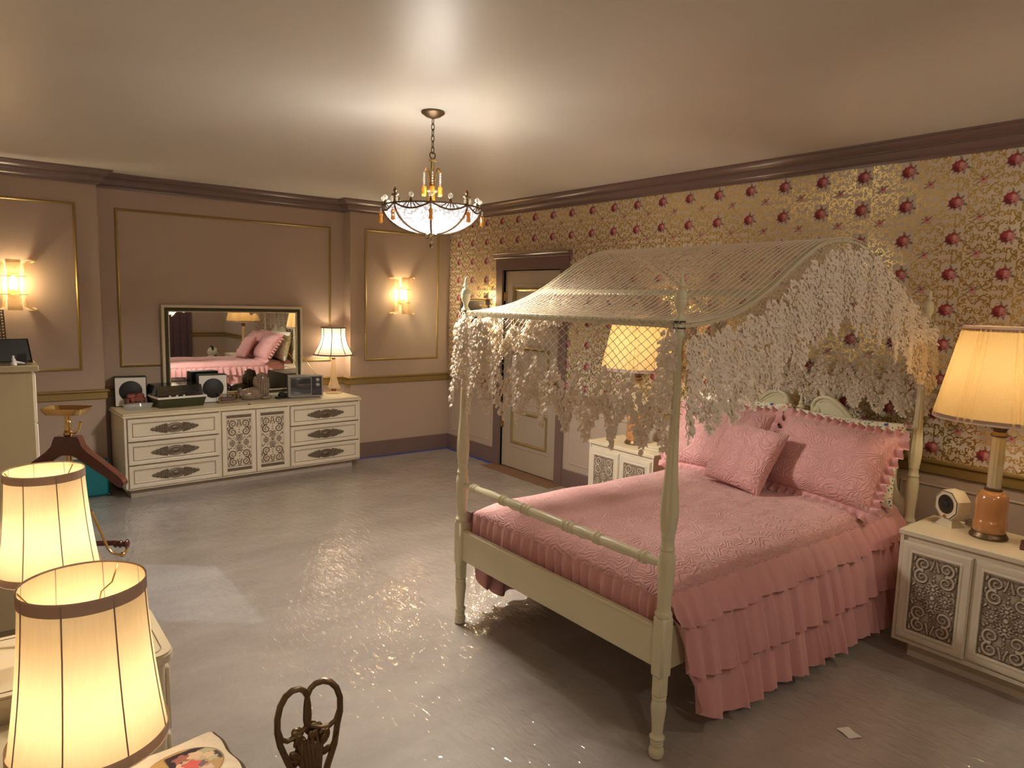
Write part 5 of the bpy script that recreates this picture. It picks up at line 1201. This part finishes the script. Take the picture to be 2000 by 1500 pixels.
def medallion():
    n, mm = 90, 60; V = []; Cc = []; rs = random.Random(4); bl = []
    for _ in range(22): bl.append((rs.uniform(-.15,.85), rs.uniform(-.8,.55), rs.uniform(.10,.24), rs.choice([(.50,.10,.10),(.55,.42,.38),(.42,.40,.26),(.38,.22,.20),(.62,.45,.32),(.16,.10,.16),(.30,.12,.10)])))
    for i in range(n):
        for j in range(mm+1):
            a = 2*PI*i/n; t = j/mm; x, y = t*cos(a), t*sin(a); V.append((.073*x, .060*y, .0996+.004*(1-t*t)))
            c = (.42,.27,.11)
            if y > -.1+.3*sin(4*x) and x > -.3 and y < .85: c = (.035,.02,.03)
            for bx, by, r, cl in bl:
                if math.hypot(x-bx, y-by) < r*(1+.2*sin(5*math.atan2(y-by, x-bx)+bx*9)): c = cl
            if t > .95: c = (.30,.20,.07)
            Cc.append((*c, 1))
    F = [(i*(mm+1)+j, ((i+1) % n)*(mm+1)+j, ((i+1) % n)*(mm+1)+j+1, i*(mm+1)+j+1) for i in range(n) for j in range(mm)]
    o = np_obj('medallion', np.array(V), np.array(F)[:, ::-1], mat('painted_medallion', (.4,.3,.2), .4, attr=True), jx, Cc); o['label'] = 'oval medallion painted with flowers on a dark ground'
medallion()
# bronze stool with a low openwork back
st = thing('vanity_chair', 'small bronze vanity chair with openwork looped back at the vanity', 'chair', (-3.755,-5.340,0))
CA, CWD = math.radians(.9), .090
CE = Vector((cos(CA), sin(CA), 0)); CN = Vector((-sin(CA), cos(CA), 0)); CB = Vector((0,.155,0)); TH0 = math.atan2(CN.y, CN.x)
def cyl(a, z, d=0.): p = CB+CE*(CWD*a)+CN*(d-2.*(CWD*a)**2-.10*(.70-z)*(z < .56)); return (p.x, p.y, z)
def hcurve(P, m): return [cyl(a*m, z) for a, z in P]
bk_ = MB()
OUT = [(-.25,.355),(-.30,.38),(-.38,.43),(-.52,.47),(-.74,.52),(-.90,.565),(-.985,.605),(-.98,.645),(-.88,.675),(-.70,.695),(-.48,.703),(-.25,.70),(-.10,.69),(0,.672)]
INN = [(0,.672),(.045,.645),(.06,.615),(.04,.59),(-.12,.578),(-.4,.567),(-.66,.566),(-.86,.580),(-.965,.61)]
LOW = [(-.84,.548),(-.66,.518),(-.42,.51),(-.28,.52),(-.25,.545),(-.28,.572)]
for m_ in (1,-1):
    bk_.tube(hcurve(OUT, m_), [.010,.010,.010,.0095]+[.0088]*7+[.008]*3, 9); bk_.tube(hcurve(INN, m_), .0072, 8); bk_.tube(hcurve(LOW, m_), .0062, 7)
bk_.build('back_frame', BRONZE, st)
lf = MB(); rs = random.Random(2)
for i in range(22):
    a = rs.uniform(-.52,.52); z = .585-.10*abs(a)+rs.uniform(-.03,.022); th = TH0
    M = Matrix.Rotation(th, 4, 'Z') @ Matrix.Rotation(rs.uniform(-1.2,1.2), 4, 'X') @ Matrix.Rotation(rs.uniform(-.4,.4), 4, 'Y'); lf.ball(cyl(a, z, rs.uniform(-.002,.008)), (.007,.011,.020), 9, 7, M)
for a0 in (-.36,-.2,-.05,.1,.25,.38):
    lf.tube([cyl(a0*.5,.36), cyl(a0*.55,.42), cyl(a0*.75,.49), cyl(a0,.555)], [.005,.005,.008,.004], 7)
    M = Matrix.Rotation(TH0, 4, 'Z'); lf.ball(cyl(a0*.8,.512,.002), (.005,.012,.030), 8, 6, M)
lf.build('floral_splat', BRONZE, st, label='cast leaf and flower cluster')
b = MB(); b.lathe([(0,.35),(.135,.35),(.142,.36),(.142,.375),(.13,.385),(0,.388)], 32); b.build('seat_frame', BRONZE, st)
b = MB(); b.lathe([(.128,.385),(.13,.40),(.10,.415),(.06,.42),(0,.422)], 32); b.build('cushion', mat('old_rose_velvet', (.30,.12,.11), .85, sheen=.4), st)
for i in range(4):
    a = PI/4+PI/2*i; b = MB(); b.tube([(.11*cos(a),.11*sin(a),.35),(.14*cos(a),.14*sin(a),.26),(.12*cos(a),.12*sin(a),.12),(.15*cos(a),.15*sin(a),.03),(.175*cos(a),.175*sin(a),.009)], [.011,.010,.009,.009,.009], 8); b.build('leg', BRONZE, st)
# ================================================================ RIGHT WALL PICTURE, REFLECTED END OF THE ROOM
pf = thing('picture', 'black picture with thin gilt line hanging on the wallpaper beside the door', 'picture', (-.002,-.545,1.30))
b = MB(); b.box(-.045,-.255,.0,0,.255,.47,.002); b.build('frame', BLACK, pf)
b = MB(); rect_frame(b, -.235, .02, .235, .45, [(0,0),(0,.003),(.008,.003),(.008,0)], lambda u, w, d: (-.045-d, u, w)); b.box(-.047,-.257,.462,.0,.257,.472); b.build('gilt_line', GOLD, pf)
b = MB(); b.box(-.0455,-.222,.033,-.0440,.222,.437); b.build('print', mat('dark_print', (.02,.018,.022), .25, noise=.8, nscale=14), pf)
cu = thing('curtain', 'plum floor-length curtain at the end wall, seen in the mirror', 'curtain', (-1.55,-8.80,0))
rows = []
for i in range(161): x = -.85+1.68*i/160; rows.append([(x, .03*sin(x*2*PI/.13+.8*sin(x*5))*(.6+.4*(1-z/2.5)), z) for z in (0.01,.6,1.2,1.8,2.45)])
b = MB(); b.grid(rows); b.build('drape', mat('plum_velvet', (.085,.035,.045), .8, sheen=.4), cu)
b = MB(); b.lathe([(.012,-.95),(.012,.95)], 12, (0,0,2.47), Matrix.Rotation(PI/2, 4, 'Y')); b.box(-.7,-.10,2.46,-.68,0,2.48); b.box(.68,-.10,2.46,.70,0,2.48); b.build('curtain_rod', BRASS, cu)
so = thing('stool', 'low round white stool behind the bed, hidden except for what sits on it', 'stool', (-.80,-6.80,0))
b = MB(); b.lathe([(0,.32),(.17,.32),(.175,.34),(.165,.365),(0,.37)], 28); b.build('seat', CREAM, so)
for i in range(3): a = 2*PI*i/3; b = MB(); b.tube([(.1*cos(a),.1*sin(a),.325),(.15*cos(a),.15*sin(a),.012)], .014, 8); b.build('leg', CREAM, so)
pd = thing('plush_panda', 'small black and white plush panda on the stool, seen in the mirror', 'stuffed toy', (-.82,-6.80,.371), PI/2+.1); pd.scale = (1.45,)*3
PW = mat('plush_white', (.55,.52,.40), .95, sheen=.5); PBk = mat('plush_black', (.012,.012,.014), .95)
b = MB(); b.ball((0,0,.075), (.075,.07,.08), 18, 12); b.ball((0,-.01,.185), (.072,.066,.062), 18, 12); b.ball((0,-.066,.172), (.028,.022,.022), 10, 8); b.build('body', PW, pd)
for sg in (1,-1):
    b = MB(); b.ball((sg*.058,.0,.236), (.028,.016,.028), 12, 8); b.build('ear', PBk, pd)
    b = MB(); b.ball((sg*.028,-.060,.196), (.015,.010,.019), 10, 8); b.build('eye_patch', PBk, pd)
    b = MB(); b.ball((sg*.075,-.03,.095), (.026,.028,.055), 12, 8); b.build('arm', PBk, pd)
    b = MB(); b.ball((sg*.045,-.075,.03), (.028,.05,.028), 12, 8); b.build('leg', PBk, pd)
b = MB(); b.ball((0,-.088,.180), (.010,.007,.008), 8, 6); b.build('nose', PBk, pd)
# two added ceiling domes, unseen fill for the near end of the room
dm = thing('added_ceiling_light', 'added fill light, a round frosted dome over the near left end of the room, out of view', 'ceiling light', (-3.9,-7.60,2.75), 0, 'added fill lights at the near end')
b = MB(); b.lathe([(0,0),(.19,0),(.195,-.012),(.185,-.03),(.17,-.032)], 40); b.build('rim', BRASS, dm)
b = MB(); b.lathe([(.175,-.025),(.165,-.06),(.13,-.092),(.07,-.11),(0,-.115)], 40, cap=False); b.build('glass_dome', glassy('frosted_dome', (.95,.92,.85), .6, .3), dm)
light('dome_fill_light', (0,0,-.06), DOMEP, (1,.89,.75), .07, dm)
dup(dm, (-1.3,-7.60,2.75), label='added fill light, a round frosted dome over the near right end of the room, out of view')
# ================================================================ ADDED SPOT WITHOUT FIXTURE (cool beam masked into a floor patch and wash)
def gobo_spot():
    l = bpy.data.lights.new('cool_spot', 'SPOT'); l.energy = SPOTP; l.color = (.72,.88,1.); l.spot_size = math.radians(150); l.spot_blend = .3; l.shadow_soft_size = .012
    o = bpy.data.objects.new('cool_spot', l); COL.objects.link(o); px, py, pz = -4.35, -1.45, 2.70; o.location = (px, py, pz)
    l.use_nodes = True; nt = l.node_tree; N = nt.nodes.new; L = nt.links.new; em = nt.nodes['Emission']
    tc = N('ShaderNodeTexCoord'); sp = N('ShaderNodeSeparateXYZ'); L(tc.outputs['Normal'], sp.inputs[0])
    def mth(op, a, b=None, c=None):
        n = N('ShaderNodeMath'); n.operation = op
        for i, x in enumerate((a, b, c)):
            if x is None: continue
            if isinstance(x, (int,float)): n.inputs[i].default_value = x
            else: L(x, n.inputs[i])
        return n.outputs[0]
    az = mth('ABSOLUTE', sp.outputs[2]); X = mth('MULTIPLY', mth('DIVIDE', sp.outputs[0], az), GSX*pz); Y = mth('MULTIPLY', mth('DIVIDE', sp.outputs[1], az), GSX*pz)
    X = mth('ADD', X, px); Y = mth('ADD', Y, py)
    def ss(v, e0, e1):
        n = N('ShaderNodeMapRange'); n.interpolation_type = 'SMOOTHSTEP'; L(v, n.inputs[0]); n.inputs[1].default_value = e0; n.inputs[2].default_value = e1; return n.outputs[0]
    def half(nx, ny, c, soft): return ss(mth('ADD', mth('MULTIPLY', X, nx), mth('MULTIPLY', Y, ny)), c, c+soft)   # 1 where nx*x+ny*y > c
    a = half(-1, 0, 3.235, .03)
    b_ = half(-.61, -.79, .61*3.246+.79*2.335-.02, .05)      # near side of the far edge
    c_ = half(.60, .80, -.60*3.264-.80*3.306-.02, .05)       # far side of the near edge
    patch = mth('MULTIPLY', mth('MULTIPLY', a, b_), c_)
    wash = mth('MULTIPLY', half(-.85, .53, .85*3.05-.53*2.0, .9), .55)
    wash = mth('MULTIPLY', wash, half(.60, .80, -.60*3.264-.80*3.306-.02, .05))
    wash = mth('MULTIPLY', wash, half(0, -1, .22, .5))
    L(mth('MAXIMUM', patch, wash), em.inputs['Strength'])
gobo_spot()
# ================================================================ CAMERA, WORLD, VIEW
cam = bpy.data.cameras.new('camera'); cam.sensor_width = 36; cam.lens = 36*1366.06/2000; cam.clip_start = .05
co = bpy.data.objects.new('camera', cam); COL.objects.link(co); SC.camera = co
r_ = Vector((0.79136893,-0.6107635,0.02651718)); u_ = Vector((0.05169164,0.11007132,0.9925786)); f_ = Vector((0.60914956,0.78412515,-0.11867839))
co.matrix_world = Matrix(((r_.x,u_.x,-f_.x,-4.4312),(r_.y,u_.y,-f_.y,-6.9287),(r_.z,u_.z,-f_.z,1.7576),(0,0,0,1)))
wd = bpy.data.worlds.new('world'); SC.world = wd; wd.use_nodes = True
wd.node_tree.nodes['Background'].inputs[0].default_value = (.02,.02,.022,1); wd.node_tree.nodes['Background'].inputs[1].default_value = .3
vs = SC.view_settings; vs.view_transform = 'Standard'; vs.look = 'None'; vs.exposure = EXPO; vs.gamma = 1; vs.use_curve_mapping = False
SC.cycles.max_bounces = 10; SC.cycles.diffuse_bounces = 5; SC.cycles.transparent_max_bounces = 24; SC.cycles.glossy_bounces = 4; SC.cycles.transmission_bounces = 6
SC.cycles.sample_clamp_indirect = 6; SC.cycles.caustics_reflective = False; SC.cycles.caustics_refractive = False
SC.cycles.use_denoising = True
